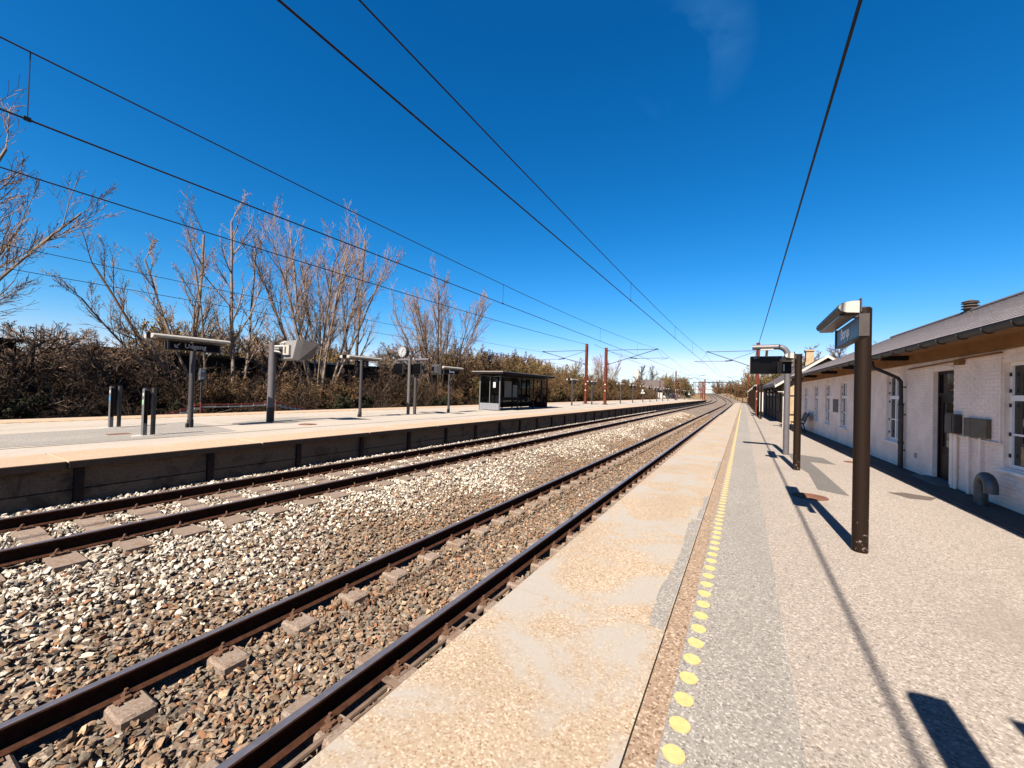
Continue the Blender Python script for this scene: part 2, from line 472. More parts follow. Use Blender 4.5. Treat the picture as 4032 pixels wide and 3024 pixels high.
def sbuild(mb, name, mats, parent=None, loc=(0, 0, 0), ang=40):
    me = mb.mesh(name, mats); auto_smooth(me, ang)
    return inst(name, me, parent, loc)

def copy_tree(o, parent=None, loc=None, rz=None):
    c = o.copy(); COL.objects.link(c); c.parent = parent
    if loc is not None: c.location = loc
    if rz is not None: c.rotation_euler = (0, 0, rz)
    for ch in list(o.children): copy_tree(ch, c)
    return c

FONT = None
_tcache = {}
def text_mesh(txt, size, depth=0.004, bold=0.0):
    key = (txt, size, bold)
    if key in _tcache: return _tcache[key]
    cu = bpy.data.curves.new('lettering', 'FONT')
    cu.body = txt; cu.size = size; cu.extrude = depth / 2; cu.align_x = 'LEFT'
    cu.offset = bold
    cu.resolution_u = 3
    o = bpy.data.objects.new('lettering_tmp', cu); COL.objects.link(o)
    bpy.context.view_layer.update()
    me = bpy.data.meshes.new_from_object(o.evaluated_get(bpy.context.evaluated_depsgraph_get()))
    bpy.data.objects.remove(o); bpy.data.curves.remove(cu)
    _tcache[key] = me
    return me
def lettering(txt, size, mat, parent, loc, facing, bold=0.0):
    """upright text; facing is the direction ('-y','+x','-x') the text looks towards"""
    me = text_mesh(txt, size, bold=bold).copy()
    me.materials.clear(); me.materials.append(MATS[mat])
    o = inst('lettering', me, parent, loc)
    rz = {'-y': 0.0, '+x': PI / 2, '-x': -PI / 2, '+y': PI}[facing]
    o.rotation_euler = (PI / 2, 0, rz)
    return o

# ------------------------------------------------------------------ geometry of the line
def bend(Y):
    """sideways shift and rise of the line far down the track"""
    dx = 0.0; dz = 0.0
    if Y > 118: dx = -((Y - 118) ** 2) / 1500.0
    if Y > 95: dz = 0.00013 * (min(Y, 250) - 95) ** 2
    return dx, dz
PATH_Y = [-9.0, 0, 10, 25, 50, 80, 95] + [100 + 6 * i for i in range(40)]

Z_NEAR = -0.553      # rail tops
Z_FAR = -0.170
Z_THIRD = -0.170
ZL = 0.365           # far (island) platform
X_NEAR, X_FAR, X_THIRD = -3.372, -7.650, -21.10

# ------------------------------------------------------------------ ground sheets
def grid_sheet(name, xs, ys, zf, mat, bendit=True):
    mb = MB(); nx = len(xs)
    for y in ys:
        dx, dz = bend(min(y, 320)) if bendit else (0, 0)
        for x in xs:
            mb.v.append((x + (dx if abs(x) < 400 else 0), y, zf(x, y) + dz))
    for j in range(len(ys) - 1):
        for i in range(nx - 1):
            a = j * nx + i
            mb.f.append((a, a + 1, a + nx + 1, a + nx)); mb.mi.append(0)
    me = mb.mesh(name, mat, smooth=True)
    return inst(name, me)

ys_long = [-3000, -300, -60, -20, 0, 20, 50, 80, 95] + [105 + 10 * i for i in range(24)] + [420, 700, 3000]
struct(grid_sheet('ground', [-3000, -400, -120, -60, -30, -10, 0, 10, 30, 60, 120, 400, 3000], ys_long, lambda x, y: -1.08, 'earth'))

def verge_z(x, y):
    t = min(1, max(0, (-22.75 - x) / 3.5))
    return -0.62 + 0.75 * t + 0.10 * math.sin(x * 1.7 + y * 0.6) * t + 0.05 * math.sin(y * 2.3 + x)
struct(grid_sheet('verge', [-22.75 - 0.7 * i for i in range(16)] + [-40, -60, -110], [-60 + 1.5 * i for i in range(140)] + [160 + 10 * i for i in range(30)], verge_z, 'earth'))
struct(grid_sheet('verge_right', [1.2, 2.5, 5, 9, 20, 60, 110], [121.5, 125, 130] + [140 + 10 * i for i in range(32)], lambda x, y: -0.72 + min(0.9, max(0, (x - 1.2) * 0.25)), 'dry_grass'))

def bed_z(x):
    K = [(-1.5, -0.86), (-2.25, -0.85), (-2.62, -0.81), (-3.37, -0.80), (-4.13, -0.80), (-4.6, -0.755), (-5.2, -0.62), (-5.9, -0.46),
         (-6.4, -0.395), (-6.9, -0.385), (-8.4, -0.385), (-8.9, -0.36), (-9.6, -0.35)]
    K = [(-a, b) for a, b in K]
    return float(np.interp(-x, [k[0] for k in K], [k[1] for k in K]))
bed_xs = [-1.5, -2.0, -2.4, -2.8, -3.37, -3.9, -4.3, -4.7, -5.1, -5.5, -5.9, -6.3, -6.7, -7.6, -8.4, -8.9, -9.5]
struct(grid_sheet('ballast_bed', bed_xs, PATH_Y, lambda x, y: bed_z(x) - 0.015, 'ballast_bed'))
struct(grid_sheet('ballast_bed_third_track', [-19.2, -21.1, -22.9], PATH_Y, lambda x, y: -0.40, 'ballast_bed'))
struct(grid_sheet('grass_verge', [-9.5, -12, -15, -19.2], [133, 137] + [y for y in PATH_Y if y > 138], lambda x, y: -0.42, 'dry_grass'))
struct(grid_sheet('ballast_shoulder_right', [1.2, 0.2, -1.5], [122, 124] + [y for y in PATH_Y if y > 125], lambda x, y: -0.86, 'ballast_bed'))

# ------------------------------------------------------------------ loose ballast (stuff)
_ico = None
def ico():
    global _ico
    if _ico is None:
        bm = bmesh.new(); bmesh.ops.create_icosphere(bm, subdivisions=1, radius=1.0)
        _ico = (np.array([v.co[:] for v in bm.verts]), np.array([[v.index for v in f.verts] for f in bm.faces])); bm.free()
    return _ico
OCT = (np.array([(1, 0, 0), (-1, 0, 0), (0, 1, 0), (0, -1, 0), (0, 0, 1), (0, 0, -1)], float),
       np.array([(0, 2, 4), (2, 1, 4), (1, 3, 4), (3, 0, 4), (2, 0, 5), (1, 2, 5), (3, 1, 5), (0, 3, 5)]))

def stones(rng, pos, size, tone, base):
    """angular stones, one mesh; pos (n,3), size (n,), tone (n,3)"""
    V, F = base
    n = len(pos); nv = len(V); nf = len(F)
    T = 24
    temps = []
    for t in range(T):
        a = V * (1 + rng.uniform(-0.34, 0.34, (nv, 1))) + rng.uniform(-0.20, 0.20, V.shape)
        # chop two random planes flat to give broken faces
        for _ in range(6):
            d = rng.normal(size=3); d /= np.linalg.norm(d)
            h = a @ d; cut = rng.uniform(0.35, 0.6)
            a = a - np.outer(np.maximum(0, h - cut), d)
        a *= np.array([1.0, rng.uniform(0.6, 0.9), rng.uniform(0.38, 0.65)])
        temps.append(a)
    temps = np.array(temps)
    k = rng.integers(0, T, n)
    q = rng.normal(size=(n, 4)); q[:, 1:3] *= 0.45; q /= np.linalg.norm(q, axis=1, keepdims=True)
    w, x, y, z = q.T
    R = np.stack([np.stack([1 - 2 * (y * y + z * z), 2 * (x * y - z * w), 2 * (x * z + y * w)], 1),
                  np.stack([2 * (x * y + z * w), 1 - 2 * (x * x + z * z), 2 * (y * z - x * w)], 1),
                  np.stack([2 * (x * z - y * w), 2 * (y * z + x * w), 1 - 2 * (x * x + y * y)], 1)], 1)
    P = np.einsum('nij,nvj->nvi', R, temps[k]) * size[:, None, None] + pos[:, None, :]
    C = np.ones((n, nv, 4), np.float32); C[:, :, :3] = tone[:, None, :]
    FF = (F[None] + (np.arange(n) * nv)[:, None, None]).reshape(-1, 3)
    return P.reshape(-1, 3), FF, C.reshape(-1, 4)

def stones_object(name, parts):
    o = 0; P = []; F = []; C = []
    for p, f, c in parts: P.append(p); F.append(f + o); C.append(c); o += len(p)
    P = np.concatenate(P); F = np.concatenate(F); C = np.concatenate(C)
    me = bpy.data.meshes.new(name)
    me.vertices.add(len(P)); me.vertices.foreach_set('co', P.reshape(-1).astype(np.float32))
    me.loops.add(len(F) * 3); me.loops.foreach_set('vertex_index', F.reshape(-1).astype(np.int32))
    me.polygons.add(len(F)); me.polygons.foreach_set('loop_start', np.arange(0, len(F) * 3, 3, dtype=np.int32))
    at = me.color_attributes.new('tone', 'FLOAT_COLOR', 'POINT')
    at.data.foreach_set('color', C.reshape(-1))
    me.materials.append(MATS['ballast_stone'])
    me.update(calc_edges=True); me.shade_flat()
    return inst(name, me)

SLP_NEAR0, SLP_NEAR = 0.61, 0.66
SLP_FAR0, SLP_FAR = 1.50, 0.585
def scatter(rng, n, y0, y1):
    x = rng.uniform(-9.42, -1.72, n); y = rng.uniform(y0, y1, n)
    keep = np.ones(n, bool)
    for rx in (X_NEAR - .7525, X_NEAR + .7525):
        keep &= np.abs(x - rx) > 0.075
        dy = np.abs((y - SLP_NEAR0 + SLP_NEAR / 2) % SLP_NEAR - SLP_NEAR / 2)
        keep &= ~((dy < 0.120) & (np.abs(x - rx) < 0.33))
    for rx in (X_FAR - .7525, X_FAR + .7525): keep &= np.abs(x - rx) > 0.085
    dy = np.abs((y - SLP_FAR0 + SLP_FAR / 2) % SLP_FAR - SLP_FAR / 2)
    keep &= ~((dy < 0.135) & (np.abs(x - X_FAR) < 1.12))
    keep &= y > -0.35 - 0.05 * x * 0 + 0.06 * np.abs(x) - 0.5
    x, y = x[keep], y[keep]
    z = np.interp(-x, [-b for b in bed_xs], [bed_z(b) for b in bed_xs])
    return x, y, z

def tones(rng, x, y):
    n = len(x)
    brown = np.array([0.330, 0.235, 0.165]); grey = np.array([0.32, 0.285, 0.240]); rust = np.array([0.33, 0.175, 0.100])
    pale = np.array([0.86, 0.82, 0.74]); tan = np.array([0.52, 0.39, 0.27])
    # fresh pale stone lies between the tracks and round the far track; old brown stone in the near track
    wob = 0.35 * np.sin(y * 0.9) + 0.25 * np.sin(y * 2.3 + 1)
    p = np.clip((-x - 4.75 + wob) / 1.1, 0, 1) * 0.72
    rnd = rng.random(n)
    c = np.where((rnd < 0.45)[:, None], brown, np.where((rnd < 0.74)[:, None], grey, np.where((rnd < 0.86)[:, None], rust, tan)))
    c = np.where((rng.random(n) < p)[:, None], pale * rng.uniform(0.62, 1.22, (n, 1)), c)
    c = np.where((rng.random(n) < 0.008)[:, None], np.array([0.95, 0.9, 0.8]), c)
    return np.clip(c * rng.uniform(0.6, 1.4, (n, 1)), 0, 1.5)

rng = np.random.default_rng(11)
def layer(n, y0, y1, s0, s1, base, lift):
    x, y, z = scatter(rng, n, y0, y1)
    s = rng.uniform(s0, s1, len(x)) * rng.choice([0.7, 1.0, 1.25], len(x), p=[.3, .5, .2])
    pos = np.stack([x, y, z + rng.uniform(-0.02, lift, len(x))], 1)
    return stones(rng, pos, s, tones(rng, x, y), base)
o = stones_object('loose_ballast', [layer(54000, -0.9, 9.0, 0.027, 0.050, ico(), 0.030), layer(42000, 9.0, 24.0, 0.034, 0.056, OCT, 0.024),
                                    layer(30000, 24.0, 52.0, 0.045, 0.075, OCT, 0.02)])
o['kind'] = 'stuff'; o['label'] = 'loose crushed stone ballast, brown in the near track and pale beyond'; o['category'] = 'ballast'

# ------------------------------------------------------------------ railway tracks
RAILP = [(-.075, 0), (.075, 0), (.075, .011), (.030, .026), (.010, .040), (.0085, .085), (.010, .122), (.035, .134), (.036, .158), (.031, .169), (.018, .172),
         (-.018, .172), (-.031, .169), (-.036, .158), (-.035, .134), (-.010, .122), (-.0085, .085), (-.010, .040), (-.030, .026), (-.075, .011)]
def rail_mesh(name, x, ztop):
    mb = MB(); n = len(RAILP)
    for y in PATH_Y:
        dx, dz = bend(y)
        for a, b in RAILP: mb.v.append((x + dx + a, y, ztop - .172 + b + dz))
    for j in range(len(PATH_Y) - 1):
        for i in range(n):
            k = (i + 1) % n
            mb.f.append((j * n + i, j * n + k, (j + 1) * n + k, (j + 1) * n + i))
            mb.mi.append(1 if i in (9, 10, 11) else 0)
    mb.f.append(tuple(range(n))); mb.mi.append(0)
    return mb.mesh(name, ['rail_rust', 'rail_head'])

# bi-block sleeper of the near track (origin on the track axis at rail-foot level)
mb = MB()
for s in (-.7525, .7525):
    mb.bevbox(s - .335, s + .335, -.118, .118, -.26, 0.0, .020)
mb.box(-.40, .40, -.02, .02, -.16, -.10)
ME_BLOCK = mb.mesh('sleeper', 'concrete_sleeper')
# mono-block sleeper of the far track
mb = MB()
prof = [(-1.25, -.21), (1.25, -.21), (1.25, -.01), (1.22, .0), (.45, .0), (.25, -.025), (-.25, -.025), (-.45, .0), (-1.22, .0), (-1.25, -.01)]
mb.prism(prof, 'y', -.13, .13)
ME_MONO = mb.mesh('sleeper', 'concrete_sleeper')
# screwed clip (near track) and sprung clip (far track)
mb = MB()
mb.box(-.045, .045, -.07, .07, 0, .012); mb.box(-.03, .05, -.022, .022, .012, .03)
mb.tube([(.0, 0, .01), (.0, 0, .075)], .013, 8); mb.tube([(0, 0, .032), (0, 0, .05)], .024, 6)
mb.box(.03, .07, -.06, -.045, .0, .02); mb.box(.03, .07, .03, .045, .0, .02)
ME_CLIP = mb.mesh('rail_clip', 'clip_rust')
mb = MB()
sp = [(.05 * math.cos(t), -.055 + .022 * t, .035 + .032 * math.sin(t)) for t in [0.5 * i for i in range(11)]]
mb.tube(sp, .010, 6); mb.box(-.03, .05, -.075, .075, 0, .018)
mb.tube([(.045, -.05, .02), (.045, .06, .035)], .010, 6)
ME_SPRING = mb.mesh('rail_clip', 'clip_rust')

def track(name, xc, ztop, label, sleeper, clip, y0, sp, n, ncl):
    t = empty(name, (xc, 0, ztop))
    tag(t, label, 'railway track')
    for s in (-.7525, .7525):
        o = inst('rail', rail_mesh('rail', s, 0.0), t)
    for k in range(n):
        y = y0 + sp * (k - 3)
        s = inst('sleeper', sleeper, t, (0, y, -.172))
        if -1 < y < ncl and clip:
            for rx in (-.7525, .7525):
                for sg in (-1, 1):
                    c = inst('rail_clip', clip, s, (rx + sg * .085, 0, .0), 0.0 if sg > 0 else PI)
    return t
track('railway_track', X_NEAR, Z_NEAR, 'near railway track on brown ballast beside the right-hand platform, with concrete block sleepers', ME_BLOCK, ME_CLIP, SLP_NEAR0, SLP_NEAR, 92, 14)
track('railway_track', X_FAR, Z_FAR, 'far railway track on pale ballast along the wall of the island platform', ME_MONO, ME_SPRING, SLP_FAR0, SLP_FAR, 104, 14)
track('railway_track', X_THIRD, Z_THIRD, 'third railway track curving out behind the far end of the island platform', ME_MONO, None, SLP_FAR0, SLP_FAR, 4, 0)

# cable and conduit lying between the near track and the platform
mb = MB(); pts = []
for i in range(90):
    y = -0.5 + i * 0.28
    pts.append((-2.39 + 0.035 * math.sin(y * 2.1) + 0.02 * math.sin(y * 5.7), y, -.765 + 0.018 * math.sin(y * 3.3)))
mb.tube(pts, .016, 6)
tag(sbuild(mb, 'signal_cable', 'cable_brown'), 'thin dirty cable snaking along the outer foot of the nearest rail', 'cable')
mb = MB()
for (a, b) in ((-0.6, 2.4), (2.5, 4.4)):
    mb.tube([(-2.47, a, -.735), (-2.475, b, -.74)], .022, 8)
for y in (1.35, 2.45, 3.6): mb.box(-2.62, -2.30, y - .03, y + .03, -.722, -.712)
tag(sbuild(mb, 'steel_conduit', 'cable_brown'), 'straight rusty conduit pipe strapped beside the nearest rail foot', 'pipe')
# litter
mb = MB()
rl = random.Random(5)
for i in range(26):
    cx, cy = -1.99 + rl.uniform(-.09, .09), 1.55 + rl.uniform(-.13, .13)
    a = rl.uniform(0, PI); L = rl.uniform(.015, .05); w = rl.uniform(.006, .02)
    z = -.80 + rl.uniform(0, .05)
    d = (math.cos(a) * L, math.sin(a) * L); e = (-math.sin(a) * w, math.cos(a) * w)
    mb.add([(cx - d[0], cy - d[1], z), (cx + e[0], cy + e[1], z + .012), (cx + d[0], cy + d[1], z + .004), (cx - e[0], cy - e[1], z - .006), (cx, cy, z + .02)],
           [(0, 1, 4), (1, 2, 4), (2, 3, 4), (3, 0, 4), (0, 3, 2, 1)])
tag(mb.build('paper_litter', 'paper_white'), 'torn white paper scraps on the stones at the foot of the near platform edge', 'litter')
mb = MB(); mb.tube([(-3.42, .87, -.755), (-3.36, .885, -.75)], [.014, .014], 8)
tag(mb.build('bottle_shard', 'glass_green'), 'bright green shard lying on brown ballast in the near track', 'litter')

# ------------------------------------------------------------------ near platform
EDGE = -1.676
plat = struct(MB().box(-1.53, 13.0, -9, 120.5, -1.1, -0.15).build('platform', 'wall_concrete'))
def sheet(name, x0, x1, y0, y1, z1, mat, parent, z0=None):
    return MB().box(x0, x1, y0, y1, (z1 - .14 if z0 is None else z0), z1).build(name, mat, parent)
ME_SLAB = MB().bevbox(EDGE, -.4615, -1.511, 1.511, -.15, .004, .0006).mesh('edge_slab', 'slab_concrete')
rs = random.Random(3)
for k in range(-3, 39):
    inst('edge_slab', ME_SLAB, plat, (0, 3.095 + 3.04 * k + 1.52, rs.uniform(-.002, .002)))
for k in range(-3, 39): MB().box(EDGE + .012, -.464, 3.095 + 3.04 * k - .0075, 3.095 + 3.04 * k + .0075, -.14, -.03).build('joint_filler', 'post_steel', plat)
rsm = random.Random(2)
for (ya, yb, w) in ((3.13, 6.10, .135), (6.18, 7.6, .07), (.10, 1.2, .03), (9.3, 11.9, .05)):
    pts = [(-.468, ya), (-.468, yb)]; n = 24
    for i in range(n + 1):
        u = 1 - i / n; pts.append((-.468 - w * (.75 + .25 * math.sin(u * 9) * rsm.random()) - rsm.uniform(0, .012), ya + (yb - ya) * u))
    MB().add([(x, y, .0055) for x, y in pts], [tuple(range(len(pts)))]).build('cement_smear', 'asphalt_grey', plat)
sheet('aggregate_band', -.4535, -.322, -9, 120.5, 0.0, 'aggregate_band', plat)
sheet('grey_asphalt', -.3215, .285, -9, 9.1, 0.0, 'asphalt_grey', plat)
sheet('grey_asphalt', -.3215, .285, 9.102, 120.5, 0.001, 'asphalt_grey', plat)
sheet('pale_asphalt', .2855, 13.0, -9, 120.5, 0.0, 'asphalt_pale', plat)
# ragged resurfacing patches
def patch(name, pts, z, mat, parent):
    n = len(pts)
    return MB().add([(x, y, z) for x, y in pts], [tuple(range(n))]).build(name, mat, parent)
patch('asphalt_patch', [(1.20, 15.1), (1.50, 14.95), (2.02, 14.6), (2.12, 13.35), (1.58, 13.45), (1.62, 12.2), (1.66, 9.2), (1.24, 9.5), (1.32, 11.4), (1.20, 12.4)], .0035, 'asphalt_patch', plat)
patch('asphalt_patch', [(2.36, 10.05), (2.62, 10.22), (3.02, 10.05), (2.85, 9.72), (2.57, 9.68)], .0035, 'tar_joint', plat)
# tactile dots
mb = MB(); nn = 20
mb.tube([(0, 0, -.01), (0, 0, .0065)], .052, nn)
ME_DOT = mb.mesh('tactile_dot', 'yellow_paint')
y = 2.093 - 0.2 * 6; cnt = 0; rest = MB()
rd = random.Random(9)
while y < 119:
    if cnt < 300: inst('tactile_dot', ME_DOT, plat, (-.257 + rd.uniform(-.003, .003), y, rd.uniform(-.002, 0)), rd.uniform(0, 3))
    else:
        rest.add([(-.257 + .052 * math.cos(2 * PI * i / 8), y + .052 * math.sin(2 * PI * i / 8), .0055) for i in range(8)], [tuple(range(8))])
    cnt += 1; y += 0.2
o = rest.build('tactile_dot', 'yellow_paint', plat); o['kind'] = 'stuff'
# manhole covers
def manhole(x, y, z, r, label, rect=None):
    mb = MB()
    if rect:
        mb.box(-rect[0] / 2, rect[0] / 2, -rect[1] / 2, rect[1] / 2, -.02, .006)
    else:
        mb.tube([(0, 0, -.02), (0, 0, .006)], r, 28)
        for rr in (r * .3, r * .55, r * .8):
            mb.tube([(rr * math.cos(a), rr * math.sin(a), .006) for a in [2 * PI * i / 24 for i in range(25)]], .008, 5, False)
    tag(mb.build('manhole_cover', 'iron_rust', None, False, (x, y, z)), label, 'manhole cover')
manhole(1.03, 8.72, 0, .27, 'round rusty manhole cover in the right-hand platform, half under the sign shadow')
manhole(2.62, 14.22, 0, .2, 'small rusty manhole cover near the white wall on the right-hand platform')
manhole(-12.54, 8.30, ZL, .28, 'round rusty manhole cover on the island platform')
manhole(-13.08, 3.77, ZL, 0, 'rusty rectangular cover in the dark asphalt between the ticket validators', (.32, .42))
# drain channel at the foot of the white building
mb = MB()
for (a, b, z) in ((-.60, -.52, .004), (-.30, -.26, .006)):
    pass
def wallx(y): return 4.254 - 0.0476 * y
def along(off0, off1, y0, y1, z0, z1, mb):
    vs = []
    for z in (z0, z1):
        vs += [(wallx(y0) + off0, y0, z), (wallx(y0) + off1, y0, z), (wallx(y1) + off1, y1, z), (wallx(y1) + off0, y1, z)]
    mb.add(vs, [(0, 3, 2, 1), (4, 5, 6, 7), (0, 1, 5, 4), (1, 2, 6, 5), (2, 3, 7, 6), (3, 0, 4, 7)])
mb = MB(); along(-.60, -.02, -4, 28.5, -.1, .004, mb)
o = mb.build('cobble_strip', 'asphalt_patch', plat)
mb = MB(); along(-.66, -.605, -4, 28.5, -.1, .012, mb)
o = mb.build('kerb_strip', 'pipe_zinc', plat)

# ------------------------------------------------------------------ island platform
LE = -9.32; LW = -9.47; LB = -19.35
isl = struct(MB().box(LB + .15, LW - .06, -9, 132, -1.1, ZL - .15).build('island_platform', 'wall_concrete'))
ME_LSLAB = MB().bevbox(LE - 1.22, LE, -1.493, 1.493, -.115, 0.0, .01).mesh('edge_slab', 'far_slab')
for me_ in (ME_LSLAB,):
    me_.materials.append(MATS['edge_shade'])
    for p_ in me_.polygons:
        if p_.normal.x > .4: p_.material_index = 1  # track-facing fronts only: their shade is painted in by the dark slot
ME_LSLAB2 = MB().bevbox(LB, LB + 1.2, -1.493, 1.493, -.115, 0.0, .01).mesh('edge_slab', 'far_slab')
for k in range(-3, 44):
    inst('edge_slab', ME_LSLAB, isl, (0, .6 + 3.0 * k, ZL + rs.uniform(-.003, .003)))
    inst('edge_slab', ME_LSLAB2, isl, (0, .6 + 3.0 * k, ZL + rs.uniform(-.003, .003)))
sheet('pale_paving', -11.64, LE - 1.226, -9, 132, ZL - .004, 'far_paving', isl)
sheet('tar_joint', -11.70, -11.645, -9, 132, ZL - .008, 'asphalt_patch', isl)
sheet('pale_paving', -17.8, -11.705, -9, 132, ZL - .002, 'far_paving', isl)
sheet('brown_strip', LB + 1.206, -17.805, -9, 132, ZL - .004, 'aggregate_band', isl)
patch('asphalt_patch', [(-14.45, 1.6), (-14.8, 3.9), (-15.7, 6.1), (-14.2, 6.15), (-12.08, 5.9), (-11.75, 4.2), (-11.9, 1.5)], ZL + .002, 'asphalt_grey', isl)
patch('asphalt_patch', [(-14.9, 6.6), (-15.6, 9.4), (-14.6, 11.5), (-13.6, 9.0), (-13.5, 7.0)], ZL + .002, 'far_paving', isl)
patch('asphalt_patch', [(-13.3, 8.1), (-14.6, 7.0), (-15.6, 9.6), (-14.2, 10.4)], ZL + .0055, 'asphalt_grey', isl)
for k in range(60):
    inst('tactile_dot', ME_DOT, isl, (-17.93, -2 + 0.4 * k, ZL + .0), 0, (1, 2.2, 1))
# wall of concrete planks between steel posts
WP0, WPS = 2.256, 1.885
ME_PLANK_U = MB().bevbox(-.05, .05, -.885, .885, -.02, .335, .008).mesh('wall_plank', 'wall_concrete')
ME_PLANK_L = MB().bevbox(-.05, .05, -.885, .885, -.42, -.035, .008).mesh('wall_plank', 'wall_concrete')
mb = MB()
mb.box(-.055, .055, -.055, -.045, -.6, .235); mb.box(-.055, .055, .045, .055, -.6, .235); mb.box(.045, .058, -.05, .05, -.6, .235); mb.box(-.06, -.03, -.05, .05, -.6, .235)
ME_WPOST = mb.mesh('wall_post', 'post_steel')
rw = random.Random(21)
for k in range(-5, 69):
    yc = WP0 + WPS * k
    inst('wall_post', ME_WPOST, isl, (LW + .02, yc, 0))
    for meP in (ME_PLANK_U, ME_PLANK_L):
        inst('wall_plank', meP, isl, (LW - .03 + rw.uniform(-.006, .006), yc + WPS / 2, -.09))

# ------------------------------------------------------------------ platform lamps and signs
# lamp housing lies along Y; cross-section drawn for the side towards -X of the pole
def lamp_section(s):
    """s = -1 towards -X, +1 towards +X; (x, z) relative to the pole axis and the pole top"""
    pts = [(-.13, -.135), (-.24, -.125), (-.295, -.105), (-.315, -.07), (-.305, -.035), (-.27, -.012), (-.20, .0), (-.13, .0)]
    return [((p[0] if s < 0 else -p[0]), p[1]) for p in pts]
def add_lamp(root, s, H, y0, y1, pale):
    sec = lamp_section(s); body = MB(); body.prism([(x, H + z) for x, z in sec], 'y', y0, y1)
    h = sbuild(body, 'lamp_housing', 'lamp_metal' if pale else 'lamp_body', root, ang=50)
    cov = MB(); xs = sorted((s * .15, s * .285))
    cov.box(xs[0], xs[1], y0 + .09, y1 - .09, H - .145, H - .128)
    cov.build('diffuser', 'lamp_cover', h)
    for (a, b) in ((y0 - .012, y0), (y1, y1 + .012)):
        cap = MB(); c0 = [sum(p[i] for p in sec) / len(sec) for i in (0, 1)]
        cap.prism([(c0[0] + (x - c0[0]) * .93, H + c0[1] + (z - c0[1]) * .93) for x, z in sec], 'y', a, b)
        cap.build('end_cap', 'lamp_metal', h)
    br = MB(); xs = sorted((s * .05, s * .135))
    br.box(xs[0], xs[1], -.05, .05, H - .10, H - .02); br.box(min(s * .118, s * .13), max(s * .118, s * .13), y0 - .02, y1, H - .12, H + .02)
    br.build('bracket', 'lamp_body', h)

def lamp_post(x, y, z0, height, sides, label, group, pole_mat='pole_chipped', pale=False, text=None, signs=None, lamp=(-.52, .98), dia=.15, foot=False):
    """signs: list of ('name'|'square', side, text, material, lettering material)"""
    t = empty('platform_lamp', (x, y, z0)); tag(t, label, 'platform lamp', group)
    H = height
    p = MB(); p.tube([(0, 0, -.1), (0, 0, H)], dia / 2, 20); sbuild(p, 'pole', pole_mat, t)
    p = MB(); p.tube([(0, 0, H), (0, 0, H + .012)], dia / 2 - .012, 16); p.box(-.05, -.02, -.06, .06, H - .12, H + .005); sbuild(p, 'pole_cap', 'lamp_body', t)
    if foot:
        p = MB(); p.tube([(0, 0, -.1), (0, 0, .22)], dia / 2 + .012, 16); p.box(-.02, .06, -.11, -.05, 0, .12); sbuild(p, 'pole_foot', 'pole_foot', t)
    for s in sides: add_lamp(t, s, H, lamp[0], lamp[1], pale)
    for sg in (signs or []):
        kind, s, txt, mt, lm = sg
        xin, xout = s * (dia / 2 + .012), s * (dia / 2 + .072)
        x0, x1 = min(xin, xout), max(xin, xout)
        fac = '-x' if s < 0 else '+x'
        if kind == 'name':
            y0, y1, zb, zt = -.61, .61, H - .375, H - .17
            pn = MB().box(x0, x1, y0, y1, zb, zt).build('name_panel', mt, t)
            fr = MB()
            for (a, b) in ((y0 - .02, y0 + .014), (y1 - .014, y1 + .02)): fr.box(x0 - .012, x1 + .012, a, b, zb - .012, zt + .012)
            fr.box(x0 - .008, x1 + .008, y0, y1, zb - .02, zb - .001)
            fr.build('sign_frame', 'lamp_body', t)
            if txt:
                xx = xout + s * .004
                if s < 0: lettering(txt, .18, lm, pn, (xx, .30, zb + .055), fac, .003)
                else: lettering(txt, .18, lm, pn, (xx, -.20, zb + .055), fac, .003)
        elif kind == 'square':           # platform number, hangs under the lamp and faces along the platform
            xc = s * (dia / 2 + .20)
            pn = MB().box(xc - .14, xc + .14, -.03, .03, H - .46, H - .17).build('number_panel', mt, t)
            MB().box(min(0, s * .1) + s * .02, max(0, s * .1) + s * .02, -.02, .02, H - .36, H - .32).build('bracket', 'lamp_body', t)
            lettering(txt, .24, lm, pn, (xc - .075, -.034, H - .40), '-y', .003)
    return t

